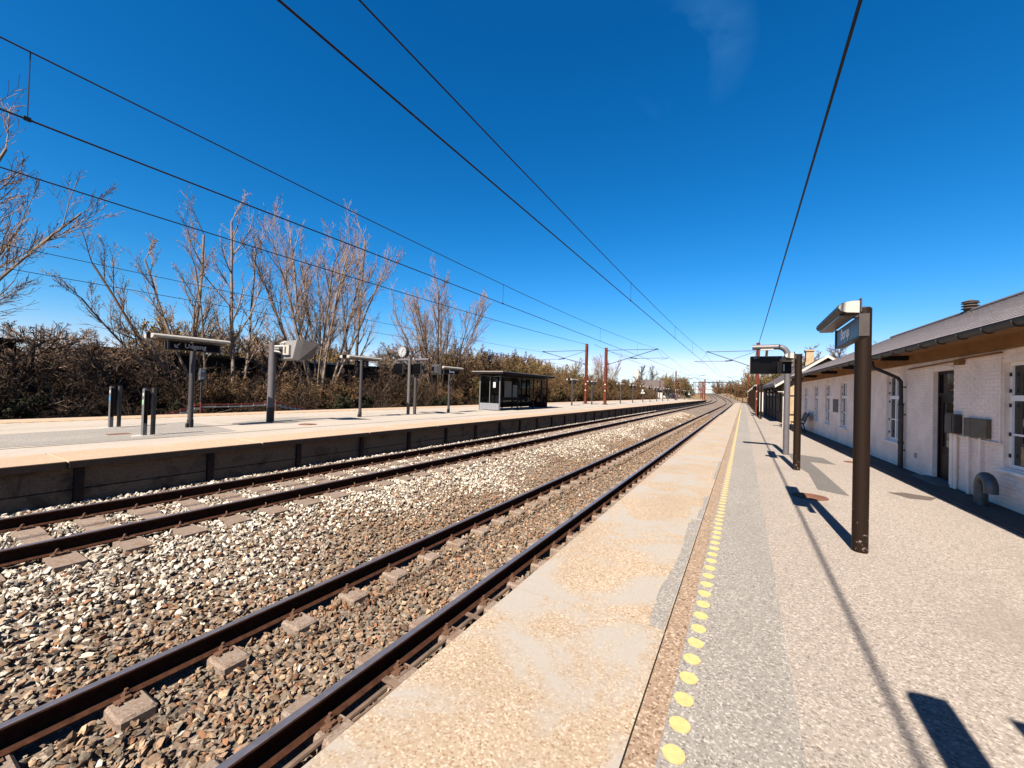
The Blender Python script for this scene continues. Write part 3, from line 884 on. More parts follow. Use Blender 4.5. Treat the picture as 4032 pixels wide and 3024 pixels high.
NAMEW = [('name', -1, 'Borup', 'sign_blue', 'lettering_pale')]
lamp_post(1.172, 5.964, 0, 2.75, (-1,), 'nearest dark lamp post with blue Borup name sign on the right-hand platform', 'lamp posts along the right-hand platform', signs=NAMEW)
lamp_post(1.127, 11.758, 0, 2.75, (-1,), 'dark chipped lamp post carrying a black platform number 1 sign, beside the big display', 'lamp posts along the right-hand platform', signs=[('square', -1, '1', 'sign_black', 'lettering_white')])
lamp_post(1.30, -0.23, 0, 2.75, (-1, 1), 'lamp post just behind the photographer, of which only the shadow shows', 'lamp posts along the right-hand platform', signs=NAMEW)
far_r = [36.9, 40.8, 46.6, 52.4, 58.2, 64.0, 69.8, 75.6, 81.4, 87.2, 93.0, 98.8, 104.6, 110.4]
for i, yy in enumerate(far_r):
    sg = [('square', -1, '1', 'sign_black', 'lettering_white')] if i == 1 else None
    ORD = ['', '', 'third', 'fourth', 'fifth', 'sixth', 'seventh', 'eighth', 'ninth', 'tenth', 'eleventh', 'twelfth', 'thirteenth', 'fourteenth', 'fifteenth']
    lb = ['lamp post with no sign standing before the brown brick building', 'lamp post with a small number 1 sign beside the tall white timetable board'][i] if i < 2 else \
         '%s white-headed lamp post of the far right-hand row, counted from the brick building' % ORD[i]
    if i == 0:
        t = empty('sign_post', (1.2, yy, 0)); tag(t, 'plain dark post in front of the brown brick building wall', 'post')
        p = MB(); p.tube([(0, 0, -.1), (0, 0, 2.75)], .07, 14); sbuild(p, 'pole', 'pole_chipped', t)
        MB().box(-.09, .09, -.09, .09, 0, .012).build('base_plate', 'pole_foot', t)
        continue
    lamp_post(1.10 - .0028 * max(0, yy - 50), yy, 0, 2.75, (-1,), lb, 'lamp posts along the right-hand platform', pale=True, signs=sg, lamp=(-.7, .7))

# island platform lamps: housings on both sides of the pole
XL = -13.78
GL = 'lamp posts along the island platform'
both = (-1, 1)
UD = [('name', 1, None, 'sign_black', 'lettering_white'), ('name', -1, None, 'sign_black', 'lettering_white')]
ud = lamp_post(XL, 5.50, ZL, 2.58, both, 'lamp post on the island platform with a black exit sign reading Udgang', GL, 'pole_slate', True, signs=UD, dia=.135, foot=True, lamp=(-1.0, .82))
pn = [c for c in ud.children if c.name.startswith('name_panel')][0]
lettering('Udgang', .175, 'lettering_white', pn, (.145, -.26, 2.255), '+x', .004)
mb = MB()     # arrow pointing down to the left
a = .07
for pts in (((-a, -a), (-a + .024, -a), (-a + .024, a * .35), (-a, a * .35)), ((-a, -a), (a * .35, -a), (a * .35, -a + .024), (-a, -a + .024)),
            ((-a + .012, -a + .028), (-a + .028, -a + .012), (a, a - .016), (a - .016, a))):
    mb.prism([(y, z) for y, z in pts], 'x', 0, .004)
o = mb.build('arrow_mark', 'lettering_white', pn, False, (.1485, -.43, 2.31))
N32 = [('square', -1, '3', 'sign_black', 'lettering_white'), ('square', 1, '2', 'sign_black', 'lettering_white')]
BOR = [('name', 1, 'Borup', 'sign_black', 'lettering_pale'), ('name', -1, None, 'sign_black', 'lettering_pale')]
lk = dict(pole_mat='pole_slate', pale=True, dia=.125, foot=True, lamp=(-.85, .85))
lamp_post(-14.2, 11.77, ZL, 2.58, both, 'lamp post with platform numbers 3 and 2, between the screen pole and the clock', GL, signs=N32, **lk)
lamp_post(-14.0, 17.5, ZL, 2.50, both, 'lamp post with a dark Borup name sign, between the clock and the shelter', GL, signs=BOR, **lk)
lamp_post(-14.05, 29.3, ZL, 2.50, both, 'lamp post close against the far end of the glass shelter', GL, **lk)
lamp_post(-14.3, 36.6, ZL, 2.55, both, 'lamp post with small number signs, right of the shelter and left of the red masts', GL, signs=N32, **lk)
lamp_post(-14.2, 42.2, ZL, 2.55, both, 'lamp post with a dark name sign close beside the left red mast', GL, signs=BOR, **lk)
bins = {2: 1}
for i, (xx, yy) in enumerate([(-13.55, 51.4), (-13.7, 58.6), (-13.7, 65.3), (-13.7, 71.0), (-13.6, 76.5), (-13.5, 82.0), (-13.6, 89.0), (-13.55, 102.0), (-13.5, 115.0), (-13.6, 127.0)]):
    lab = ['first lamp post to the right of the right red mast', 'second lamp post to the right of the right red mast', 'third lamp post right of the red masts, with a round white plate on its pole'][i] if i < 3 else \
        '%s lamp post to the right of the right red mast' % ['', '', '', 'fourth', 'fifth', 'sixth', 'seventh', 'eighth', 'ninth', 'tenth'][i]
    t = lamp_post(xx, yy, ZL, 2.55, both, lab, GL, signs=(N32 if i in (1, 4) else (BOR if i in (3,) else None)), **lk)
    if i in (2, 9):
        mb = MB(); mb.tube([(0, -.10, 1.75), (0, -.08, 1.75)], .24, 18); mb.prism([(-.32, 1.35), (.32, 1.35), (.2, 1.65), (-.2, 1.65)], 'y', -.1, -.08)
        mb.build('white_plate', 'sticker_white', t)

# ------------------------------------------------------------------ information displays
def display_box(parent, x0, x1, z0, z1, yf, depth, face_dir, back='display_grey', screen=True):
    """tapered housing; the screen looks to face_dir (-1 = -Y, +1 = +Y)"""
    yb = yf - face_dir * depth
    ix, iz = (x1 - x0) * .22, (z1 - z0) * .2
    b = MB()
    ym = yf - face_dir * depth * .35
    ring = lambda y, ex, ez: [(x0 + ex, y, z0 + ez), (x1 - ex, y, z0 + ez), (x1 - ex, y, z1 - ez), (x0 + ex, y, z1 - ez)]
    vs = ring(yf, 0, 0) + ring(ym, 0, 0) + ring(yb, ix, iz)
    fs = [(0, 1, 2, 3), (8, 9, 10, 11)]
    for k in (0, 4):
        for i in range(4): fs.append((k + i, k + (i + 1) % 4, k + 4 + (i + 1) % 4, k + 4 + i))
    b.add(vs, fs)
    h = b.build('display_housing', back, parent)
    if screen:
        s = MB(); y0, y1 = sorted((yf + face_dir * .002, yf + face_dir * .012))
        s.box(x0 + .012, x1 - .012, y0, y1, z0 + .012, z1 - .012)
        sc = s.build('screen', 'screen_black', h)
        return h, sc
    return h, None

# big display on the right-hand platform, hung from a bent pole
t = empty('information_display', (1.137, 14.67, 0))
tag(t, 'black platform display hung from a bent grey pole on the right-hand platform', 'display')
mb = MB()
arc = [(0, 0, -.1), (0, 0, 2.95)] + [(-.26 + .26 * math.cos(a), 0, 2.99 + .26 * math.sin(a)) for a in [PI / 2 * i / 6 for i in range(7)]] + [(-.92, 0, 3.25)]
mb.tube(arc, .08, 20)
sbuild(mb, 'pole', 'pole_grey', t, ang=60)
mb = MB(); mb.tube([(-.53, .0, 3.17), (-.53, .15, 3.08), (-.53, .30, 3.02), (-.53, .33, 2.95)], .035, 10); mb.box(-.70, -.36, -.06, .06, 3.15, 3.19)
sbuild(mb, 'hanger', 'lamp_metal', t)
h, sc = display_box(t, -.98, -.107, 2.435, 2.997, .30, .18, -1, 'display_grey')
lettering('Spor 1', .062, 'lettering_white', sc, (-.88, .285, 2.925), '-y', .001)
lettering('<-', .05, 'lettering_white', sc, (-.29, .285, 2.932), '-y', .001)

# clock with two displays on the island platform
t = empty('platform_clock', (-14.12, 14.55, ZL)); tag(t, 'round platform clock above twin displays on the island platform', 'clock')
mb = MB(); mb.tube([(0, 0, -.1), (0, 0, 2.60)], .075, 16); mb.tube([(0, 0, 2.56), (0, 0, 2.68)], .085, 14); sbuild(mb, 'pole', 'pole_grey', t)
mb = MB(); mb.tube([(.14, .3, -.1), (.14, .3, 2.62)], .075, 16); sbuild(mb, 'pole', 'pole_slate', t)
mb = MB(); mb.tube([(.05, 0, 2.66), (-.75, 0, 2.66)], .07, 14); sbuild(mb, 'arm', 'pole_grey', t)
mb = MB(); mb.tube([(.10, .3, 2.68), (.95, .3, 2.68)], .07, 14); mb.tube([(.93, .3, 2.68), (.98, .3, 2.68)], .082, 12); sbuild(mb, 'arm', 'pole_grey', t)
h, sc = display_box(t, -.98, -.32, 1.96, 2.50, -.12, .2, -1, 'display_dark'); lettering('Spor 2', .045, 'lettering_white', sc, (-.95, -.135, 2.44), '-y')
h, sc = display_box(t, .0, .64, 1.96, 2.50, .10, .2, -1, 'display_dark'); lettering('Spor 3', .045, 'lettering_white', sc, (.03, .085, 2.44), '-y')
display_box(t, -.30, .30, 1.97, 2.49, .75, .22, 1, 'pole_slate'); display_box(t, .66, 1.25, 1.97, 2.49, .95, .26, 1, 'pole_slate')
mb = MB()
for (x, y) in ((-.65, 0), (.32, .3), (.95, .3)): mb.box(x - .02, x + .02, y - .03, y + .03, 2.48, 2.64)
mb.build('hanger', 'pole_slate', t)
cz = 3.06
mb = MB(); mb.tube([(-.42, -.10, cz), (-.42, .10, cz)], .29, 32); ck = sbuild(mb, 'clock_case', 'pole_slate', t, ang=50)
mb = MB(); mb.tube([(-.42, 0, 2.70), (-.42, 0, 2.80)], .035, 10); sbuild(mb, 'clock_stem', 'pole_grey', t)
mb = MB(); mb.tube([(-.42, -.108, cz), (-.42, -.099, cz)], .255, 32); fcl = mb.build('dial', 'clock_face', ck)
mb = MB()
for k in range(12):
    a = PI / 6 * k; x, z = math.sin(a), math.cos(a); w = .012
    mb.add([(-.42 + x * .235 + z * w, -.111, cz + z * .235 - x * w), (-.42 + x * .235 - z * w, -.111, cz + z * .235 + x * w),
            (-.42 + x * .185 - z * w, -.111, cz + z * .185 + x * w), (-.42 + x * .185 + z * w, -.111, cz + z * .185 - x * w)], [(0, 1, 2, 3)])
mb.build('hour_marks', 'black_plastic', fcl)
for (ang, L, w) in ((47, .15, .014), (186, .21, .010)):
    a = math.radians(ang); x, z = math.sin(a), math.cos(a)
    MB().add([(-.42 + z * w, -.114, cz - x * w), (-.42 - z * w, -.114, cz + x * w), (-.42 + x * L - z * w, -.114, cz + z * L + x * w), (-.42 + x * L + z * w, -.114, cz + z * L - x * w)], [(0, 1, 2, 3)]).build('hand', 'black_plastic', fcl)

# screen turned away from us on a stout pole, island platform
t = empty('information_display', (-14.2, 8.0, ZL)); tag(t, 'pale information screen seen from behind on a stout grey pole, island platform', 'display')
mb = MB(); mb.tube([(0, 0, -.1), (0, 0, 2.75)], .118, 22); sbuild(mb, 'pole', 'pole_grey', t)
mb = MB(); mb.tube([(0, 0, -.1), (0, 0, .50)], .1195, 22); sbuild(mb, 'pole_foot', 'pole_foot', t)
mb = MB()
bk = [(.16, .20, 2.20), (.84, .20, 2.20), (1.06, .20, 2.82), (.16, .20, 2.80)]
md = [(.14, .34, 2.14), (.98, .34, 2.14), (1.24, .34, 2.84), (.14, .34, 2.84)]
fr = [(.14, .72, 2.20), (1.10, .72, 2.20), (1.52, .72, 2.74), (.14, .72, 2.80)]
vs = bk + md + fr; fs = [(0, 1, 2, 3), (8, 9, 10, 11)]
for k in (0, 4):
    for i in range(4): fs.append((k + i, k + (i + 1) % 4, k + 4 + (i + 1) % 4, k + 4 + i))
mb.add(vs, fs, 0)
mb.mi[3] = 1; mb.mi[7] = 1; mb.mi[6] = 1  # right side and underside use the darker grey, shade put into the colour
h = mb.build('display_housing', ['display_grey', 'display_dark'], t)
mb = MB(); mb.box(.40, .74, .12, .198, 2.32, 2.66); mb.build('back_hatch', 'lamp_metal', h)
mb = MB(); mb.box(.52, .57, .105, .119, 2.38, 2.60); mb.build('hatch_handle', 'pole_foot', h)
mb = MB(); mb.tube([(.05, 0, 2.60), (.35, .15, 2.62), (.50, .26, 2.62)], .05, 10); mb.tube([(.05, 0, 2.45), (.30, .05, 2.42), (.42, .24, 2.34)], .04, 10)
mb.box(.10, .40, -.02, .16, 2.50, 2.56); sbuild(mb, 'bracket', 'display_grey', t)
mb = MB(); mb.tube([(.30, .12, 2.52), (.28, .10, 2.72), (.42, .22, 2.78), (.60, .30, 2.74)], .022, 8); sbuild(mb, 'cable_loop', 'lamp_metal', t)

# ------------------------------------------------------------------ ticket validators
def validator(x, y, z, label, stick):
    t = empty('ticket_validator', (x, y, z)); tag(t, label, 'ticket validator', 'ticket validators on the island platform')
    mb = MB(); mb.tube([(0, 0, -.02), (0, 0, .012)], .33, 28); o = sbuild(mb, 'base_plate', 'plate_white', t); o.scale = (.62, .95, 1)
    mb = MB()
    mb.prism([(-.055, 0), (.055, 0), (.055, 1.06), (.03, 1.12), (-.03, 1.13), (-.055, 1.10)], 'x', -.06, .06)
    for i in range(len(mb.v)): mb.v[i] = (mb.v[i][0], mb.v[i][1] * .7 - .08, mb.v[i][2])
    col = mb.build('front_column', 'galvanised', t)
    MB().box(.0605, .066, -.115, -.047, .30, 1.08).build('side_panel', 'black_plastic', col)
    MB().bevbox(-.05, .05, -.110, -.040, 1.06, 1.145, .012).build('reader_head', 'black_plastic', col)
    mb = MB(); mb.tube([(0, -.1205, .98), (0, -.1188, .98)], .042, 16); mb.build('reader_disc', 'sticker_white', col)
    MB().box(-.045, .045, -.122, -.119, .74, .86).build('sticker', stick, col)
    MB().box(-.055, .055, .055, .115, 0, 1.14).build('rear_column', 'pole_slate', t)
    MB().box(-.02, .03, -.04, .01, .48, 1.06).build('card_reader', 'black_plastic', t)
    return t
validator(-14.95, 4.22, ZL, 'ticket validator with a blue sticker, the left and farther of the pair', 'sticker_blue')
validator(-12.38, 4.10, ZL, 'ticket validator with a pale green sticker, the right and nearer of the pair', 'sticker_green')

# ------------------------------------------------------------------ waiting shelter
SX0, SX1, SY0, SY1 = -14.75, -13.25, 21.6, 28.6
t = empty('waiting_shelter', (0, 0, ZL)); tag(t, 'dark framed glass waiting shelter on the island platform', 'shelter')
rf = MB().box(SX0 - .35, SX1 + .45, SY0 - .45, SY1 + .45, 2.32, 2.44).build('roof', 'frame_dark', t)
MB().box(SX0 - .37, SX1 + .47, SY0 - .47, SY1 + .47, 2.442, 2.475).build('roof_trim', 'lamp_metal', rf)
MB().box(SX0, SX1, SY0 + .01, SY1, 2.22, 2.31).build('top_beam', 'frame_dark', t)
cols = [(SX0, SY0), (SX1, SY0), (SX0, SY1), (SX1, SY1)] + [(SX0, SY0 + 7 * k / 5) for k in range(1, 5)] + [(SX1, SY0 + 7 * k / 3) for k in (1, 2)]
for i, (x, y) in enumerate(cols):
    MB().box(x - .035, x + .035, y - .035, y + .035, 0, 2.22).build('post', 'galvanised' if i in (0, 1) else 'frame_dark', t)
for k in range(5):
    y0, y1 = SY0 + 7 * k / 5 + .04, SY0 + 7 * (k + 1) / 5 - .04
    MB().box(SX0 - .006, SX0 + .006, y0, y1, .46, 2.2).build('glass_pane', 'shelter_glass', t)
    MB().box(SX0 - .02, SX0 + .02, y0, y1, .08, .42).build('kick_panel', 'frame_dark', t)
for (x0, x1) in ((SX0 + .04, SX0 + .72), (SX0 + .78, SX1 - .04)):
    MB().box(x0, x1, SY0 - .006, SY0 + .006, .50, 2.18).build('glass_pane', 'shelter_glass', t)
    MB().box(x0, x1, SY1 - .006, SY1 + .006, .46, 2.18).build('glass_pane', 'shelter_glass', t)
MB().box(SX0 + .73, SX0 + .77, SY0 - .02, SY0 + .02, .45, 2.2).build('mullion', 'galvanised', t)
MB().box(SX0 + .04, SX1 - .04, SY0 - .05, SY0 - .03, .04, .46).build('kick_panel', 'panel_blue_grey', t)
MB().box(SX0 + .04, SX1 - .04, SY1 - .02, SY1 + .02, .04, .42).build('kick_panel', 'frame_dark', t)
MB().box(SX0 + .05, SX0 + .50, SY0 + .30, SY1 - .4, .40, .45).build('seat', 'timber_dark', t)
MB().box(SX0 + .02, SX0 + .05, SY0 + .30, SY1 - .4, .60, .80).build('backrest', 'timber_dark', t)
MB().box(SX0 + .55, SX0 + .95, SY0 + .40, SY0 + .7, .02, .95).build('litter_box', 'display_dark', t)
MB().box(SX0 + .03, SX0 + .045, 24.6, 25.6, .75, 1.95).build('poster', 'poster_paper', t)
MB().box(SX0 + .03, SX0 + .045, 25.8, 26.5, .75, 1.7).build('poster', 'poster_paper', t)
MB().box(SX1 - .5, SX1 - .32, SY0 - .012, SY0 - .009, 1.45, 1.8).build('notice', 'sticker_white', t)

# ------------------------------------------------------------------ overhead line
def hbeam(mb, x, y, z0, z1, w=.26, d=.26, tk=.02):
    mb.box(x - w / 2, x + w / 2, y - d / 2, y - d / 2 + tk, z0, z1)
    mb.box(x - w / 2, x + w / 2, y + d / 2 - tk, y + d / 2, z0, z1)
    mb.box(x - tk / 2, x + tk / 2, y - d / 2 + tk, y + d / 2 - tk, z0, z1)
def mast(x, y, z0, H, side, xt, rail, label, w=.28, arm=True, signs=True):
    """H-beam mast; side: direction of the cantilever, xt: track centre"""
    dx, dz = bend(y)
    t = empty('catenary_mast', (x + dx, y, z0 + dz)); tag(t, label, 'catenary mast', 'red steel catenary masts')
    zt = H - z0
    mb = MB(); hbeam(mb, 0, 0, .04, zt, w, w); mb.build('beam', 'mast_red', t)
    mb = MB(); mb.box(-.28, .28, -.25, .25, 0, .035)
    for a in (-.22, .22):
        for b in (-.19, .19): mb.tube([(a, b, .03), (a, b, .13)], .03, 6)
    mb.build('base_plate', 'post_steel', t)
    if signs:
        for zz in (1.55, 2.25):
            MB().prism([(-.11, zz - .08), (.11, zz - .08), (0, zz + .11)], 'y', -w / 2 - .012, -w / 2 - .004).build('warning_plate', 'warning_yellow', t)
    if arm:
        L = xt - x                                  # signed reach to the track axis
        s = 1 if L > 0 else -1
        zc = rail + 5.62 - z0; zm = rail + 6.55 - z0; zl = rail + 4.95 - z0
        c = MB()
        c.tube([(s * w / 2, 0, zm + .02), (L - s * .25, 0, zm)], .028, 8)
        c.tube([(s * w / 2, 0, zl + .0), (L - s * .3, 0, zm - .02)], .034, 8)
        cl = sbuild(c, 'cantilever', 'wire_dark', t)
        c = MB(); c.tube([(s * w / 2 + s * 0.05, 0, zm - .06), (L * .52, 0, zc + .07)], .02, 6)
        c.tube([(L * .56, 0, zc), (L + s * .95, 0, zc)], .022, 8); c.tube([(L + s * .9, 0, zc), (L + s * .1, 0, zc - .22)], .014, 6)
        c.tube([(L - s * .25, 0, zm), (L + s * .4, 0, zc)], .008, 5)
        sbuild(c, 'registration_arm', 'wire_dark', cl)
        for (xa, xb, z1, z2) in ((L * .46, L * .60, zc + .06, zc), (L - s * .42, L - s * .12, zm + .0, zm - .0), (s * (w / 2 + .02), s * (w / 2 + .28), zl + .02, zl + .12)):
            i_ = MB(); i_.tube([(xa, 0, z1), (xb, 0, z2)], .055, 10); sbuild(i_, 'insulator', 'black_plastic', cl)
    return t
mast(1.12, 44.0, 0, 6.75, -1, X_NEAR, Z_NEAR, 'red mast on the right-hand platform, rising behind the big black display', .30)
mast(0.85, 103, 0, 6.55, -1, X_NEAR, Z_NEAR, 'red mast at the far end of the right-hand platform')
mast(-13.3, 44.0, ZL, 6.68, 1, X_FAR, Z_FAR, 'right one of the red mast pair on the island platform, reaching over the far track', .27)
mast(-15.45, 43.7, ZL, 7.15, -1, X_THIRD, Z_THIRD, 'left one of the red mast pair on the island platform, reaching to the left', .27)
mast(-14.1, 103.5, ZL, 7.3, 1, X_FAR, Z_FAR, 'tall red mast toward the far end of the island platform')
mast(-9.6, 128.5, ZL, 6.3, -1, -12.0, Z_FAR, 'dark red mast at the tip of the island platform', .3, signs=False)
for i, (x, y) in enumerate([(0.6, 152), (-11.2, 150), (0.4, 176), (-12.5, 178), (0.2, 205), (-14.5, 205), (-25, 150)]):
    dz = bend(y)[1]
    mast(x, y, -.6, 6.0, -1 if x > 0 else 1, X_NEAR if x > 0 else X_FAR, -.4, 'one of the small distant masts where the tracks curve left', .26, arm=(i < 2), signs=False)
# portal frames over the curve
for i, y in enumerate((190, 225, 262)):
    dx, dz = bend(y)
    t = empty('portal_frame', (dx, y, -.6 + dz)); tag(t, 'one of the distant steel portal frames spanning the tracks', 'portal frame', 'portal frames over the curve')
    for x in (.6, -12.0): 
        mb = MB(); hbeam(mb, x, 0, 0, 6.6, .3, .3); mb.build('post', 'mast_red', t)
    MB().box(-12.2, .8, -.15, .15, 6.6, 6.9).build('beam', 'post_steel', t)

# running wires between supports
SUP = [-16.0, 44.0, 103.0, 152.0, 205.0]
def span(fx, ftop, sag, y0, y1, n=14):
    pts = []
    for i in range(n + 1):
        u = i / n; y = y0 + (y1 - y0) * u
        dx, dz = bend(y)
        pts.append((fx + dx, y, ftop + dz - 4 * sag * u * (1 - u)))
    return pts
def catenary(xc, rail, label, stag, drop, sups=SUP, zm=6.55, zc=5.42, sag=.80, rm=.010, rc=.012):
    t = empty('overhead_line', (0, 0, 0)); tag(t, label, 'overhead line')
    mm = MB(); mc = MB(); dr = []
    for a, b in zip(sups[:-1], sups[1:]):
        k = (b - a) / 60.0
        pm = span(xc + stag[0], rail + zm, sag * k * k, a, b); pc = span(xc + stag[1], rail + zc, .06, a, b, 6)
        mm.tube(pm, rm, 6, False); mc.tube(pc, rc, 6, False)
    sbuild(mm, 'messenger_wire', 'wire_dark', t); sbuild(mc, 'contact_wire', 'wire_dark', t)
    for (y, off) in drop:
        for a, b in zip(sups[:-1], sups[1:]):
            if a <= y < b:
                u = (y - a) / (b - a); k = (b - a) / 60.0
                dx, dz = bend(y)
                z1 = rail + zm + dz - 4 * sag * k * k * u * (1 - u); z0 = rail + zc + dz - .24 * u * (1 - u)
                d = MB(); d.tube([(xc + stag[1] + dx, y, z0), (xc + stag[0] + dx, y, z1)], .006, 5, False)
                d.box(xc + stag[1] + dx - .012, xc + stag[1] + dx + .012, y - .03, y + .03, z0 - .02, z0 + .03)
                d.build('dropper', 'wire_dark', t)
catenary(X_NEAR, Z_NEAR, 'overhead line of the near track, two dark wires crossing the middle of the sky', (0.0, 0.0), [(13.8, 0), (24, 0), (33, 0), (60, 0), (75, 0)], zc=5.46, sag=.55)
catenary(X_FAR, Z_FAR, 'overhead line of the far track, two wires with droppers crossing the left sky', (0.0, 0.0), [(1.25, 0), (12.5, 0), (24, 0), (34, 0), (60, 0)], zc=5.06, sag=.86)
catenary(X_THIRD, Z_THIRD, 'thin overhead line of the third track passing behind the left-hand trees', (0, 0), [(24, 0)], zc=5.45, sag=.45, rm=.012, rc=.012)
mb = MB()
for a, b in ((-16, 44), (44, 103), (103, 152)): mb.tube(span(1.07 if a < 100 else .9, 6.32, .10, a, b), .021, 7, False)
tag(sbuild(mb, 'return_wire', 'wire_dark'), 'thick single dark cable sweeping up over the right-hand platform masts', 'cable')
mb = MB()
for a, b in ((-16, 43.7), (43.7, 103.5)): mb.tube(span(-15.3 if a < 40 else -14.6, 7.05, .52, a, b), .017, 7, False)
tag(sbuild(mb, 'return_wire', 'wire_dark'), 'single dark cable running to the top of the left red mast', 'cable')

# ------------------------------------------------------------------ white station building
WB = empty('station_building', (4.254, 0, 0), math.atan(0.0476))
tag(WB, 'low white painted brick station building with slate roof on the right', 'building')
OPEN = [(8.35, 9.95, .66, 2.40), (11.58, 12.46, 0.02, 2.38), (14.30, 15.25, .64, 2.40), (19.25, 20.15, .66, 2.38), (21.74, 22.62, .66, 2.37), (24.08, 24.92, .66, 2.36), (26.72, 27.52, .66, 2.35)]
Y0W, Y1W, ZW = -4.0, 28.5, 2.62
def wall_cells():
    cells = []; y = Y0W
    for (a, b, c, d) in OPEN:
        cells.append((y, a, -.1, ZW)); cells.append((a, b, d, ZW))
        if c > .1: cells.append((a, b, -.1, c))
        y = b
    cells.append((y, Y1W, -.1, ZW))
    return cells
mb = MB()
for (a, b, c, d) in wall_cells(): mb.box(0, .32, a, b, c, d)
mb.box(.32, 8.0, Y0W, Y0W + .3, -.1, ZW); mb.box(.32, 8.0, Y1W - .3, Y1W, -.1, ZW); mb.box(7.7, 8.0, Y0W + .3, Y1W - .3, -.1, ZW)
mb.box(.6, 7.6, Y0W + .4, Y1W - .4, 2.5, 2.6)
wall = mb.build('wall', 'mortar_white', WB)
# brick courses, each brick a little proud of the painted joints
rb = random.Random(17)
bricks = []
nrow = int(ZW / .0667)
for r in range(nrow):
    z = r * .0667 + .008; y = 7.0 + (.12 if r % 2 else 0)
    while y < Y1W - .02:
        segs = [(y, min(y + .229, Y1W))]
        for (a, b, c, d) in OPEN:
            if z + .055 > c - .005 and z < d + .005:
                ns_ = []
                for (p, q) in segs:
                    if q <= a or p >= b: ns_.append((p, q)); continue
                    if p < a - .03: ns_.append((p, a - .001))
                    if q > b + .03: ns_.append((b + .001, q))
                segs = ns_
        for (p, q) in segs: bricks.append((p, q, z, rb.uniform(.003, .0075)))
        y += .240
bricks.sort(key=lambda t: (abs(t[0] - 8.4) if t[0] > 8.3 else 99) + abs(t[2] - 1.5) * .6)
UNIT = MB().box(-.5, .5, -.5, .5, -.5, .5).mesh('brick', 'brick_white')
restb = MB()
for i, (p, q, z, pr) in enumerate(bricks):
    if i < 300 and p > 8.3: inst('brick', UNIT, wall, (.006 - pr / 2, (p + q) / 2, z + .0275), 0, (.012 + pr, q - p, .055))
    else: restb.box(-pr, .01, p, q, z, z + .055)
o = restb.build('brick', 'brick_white', wall); o['kind'] = 'stuff'
# stepped cornice and soffit
MB().box(-.035, .30, Y0W, Y1W, ZW + .001, ZW + .075).build('cornice', 'limewash_ochre', WB)
MB().box(-.075, .30, Y0W, Y1W, ZW + .0755, ZW + .24).build('cornice', 'limewash_ochre', WB)
# flat brick arches over the openings
for (a, b, c, d) in OPEN:
    n = 10; pts = [(a - .02, d + .002)]
    for i in range(n + 1):
        u = i / n; pts.append((a - .02 + (b - a + .04) * u, d + .055 + .055 * 4 * u * (1 - u)))
    pts.append((b + .02, d + .002))
    MB().prism(pts, 'x', -.016, .02).build('arch', 'brick_white', WB)
# windows
def window(a, b, c, d, two=True, inset=.065):
    t = empty('window', (inset, 0, 0)); t.parent = WB
    f = MB(); w = .055
    f.box(0, .06, a, a + w, c, d); f.box(0, .06, b - w, b, c, d); f.box(0, .06, a + w, b - w, c, c + w); f.box(0, .06, a + w, b - w, d - w, d)
    zt = d - (d - c) * .34
    f.box(-.012, .06, a + w, b - w, zt - .045, zt + .045)
    mid = (a + b) / 2
    if two: f.box(-.008, .06, mid - .035, mid + .035, c + w, zt - .045); f.box(-.008, .06, mid - .035, mid + .035, zt + .045, d - w)
    zb = c + (zt - c) * .48
    for (p, q) in (((a + w, mid - .035), (mid + .035, b - w)) if two else ((a + w, b - w),)): f.box(.004, .05, p, q, zb - .016, zb + .016)
    f.build('frame', 'frame_white', t)
    MB().box(.030, .036, a + w * .6, b - w * .6, c + w * .6, d - w * .6).build('pane', 'window_glass', t)
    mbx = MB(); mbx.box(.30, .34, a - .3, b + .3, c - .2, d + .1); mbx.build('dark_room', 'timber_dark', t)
    s = MB(); s.prism([(-.06 - inset, c - .075), (.0, c - .012), (.0, c + .0), (-.06 - inset, c - .035)], 'y', a - .05, b + .05); s.build('sill', 'frame_white', t)
    for zz in (c + .2, c + .55, zt - .12, zt + .12, d - .2): MB().box(-.02, -.001, b - .05, b - .02, zz - .03, zz + .03).build('hinge', 'pipe_zinc', t)
    return t
for k, (a, b, c, d) in enumerate(OPEN):
    if k == 1: continue
    window(a, b, c, d)
# curtains of the window beside the downpipe
MB().box(.14, .15, 14.38, 14.62, .9, 2.3).build('curtain', 'poster_paper', WB)
MB().box(.14, .15, 14.95, 15.18, .9, 2.3).build('curtain', 'poster_paper', WB)
# door
a, b, c, d = OPEN[1]
t = empty('door', (.075, 0, 0)); t.parent = WB
f = MB(); f.box(0, .08, a, a + .06, c, d); f.box(0, .08, b - .06, b, c, d); f.box(0, .08, a + .06, b - .06, d - .06, d); f.box(-.01, .08, a + .06, b - .06, 1.83, 1.91); f.build('frame', 'door_dark', t)
f = MB(); f.box(.02, .06, a + .06, b - .06, c + .0, .75); f.box(.02, .06, a + .06, a + .19, .75, 1.83); f.box(.02, .06, b - .19, b - .06, .75, 1.83); f.box(.02, .06, a + .19, b - .19, 1.70, 1.83)
lf = f.build('leaf', 'door_dark', t)
f = MB(); f.box(.008, .02, a + .18, b - .18, .15, .62); f.build('panel', 'door_dark', lf)
MB().box(.035, .042, a + .19, b - .19, .75, 1.70).build('pane', 'window_glass', t)
MB().box(.035, .042, a + .06, b - .06, 1.91, d - .06).build('pane', 'window_glass', t)
MB().box(.10, .12, a + .12, b - .3, .75, 2.3).build('blind', 'poster_paper', t)
h = MB(); h.tube([(.0, a + .12, 1.02), (-.05, a + .12, 1.02), (-.05, a + .24, 1.02)], .012, 8); h.build('handle', 'pipe_zinc', lf)
MB().box(-.30, .2, a - .12, b + .12, -.05, .06).build('doorstep', 'plaster_grey', WB)
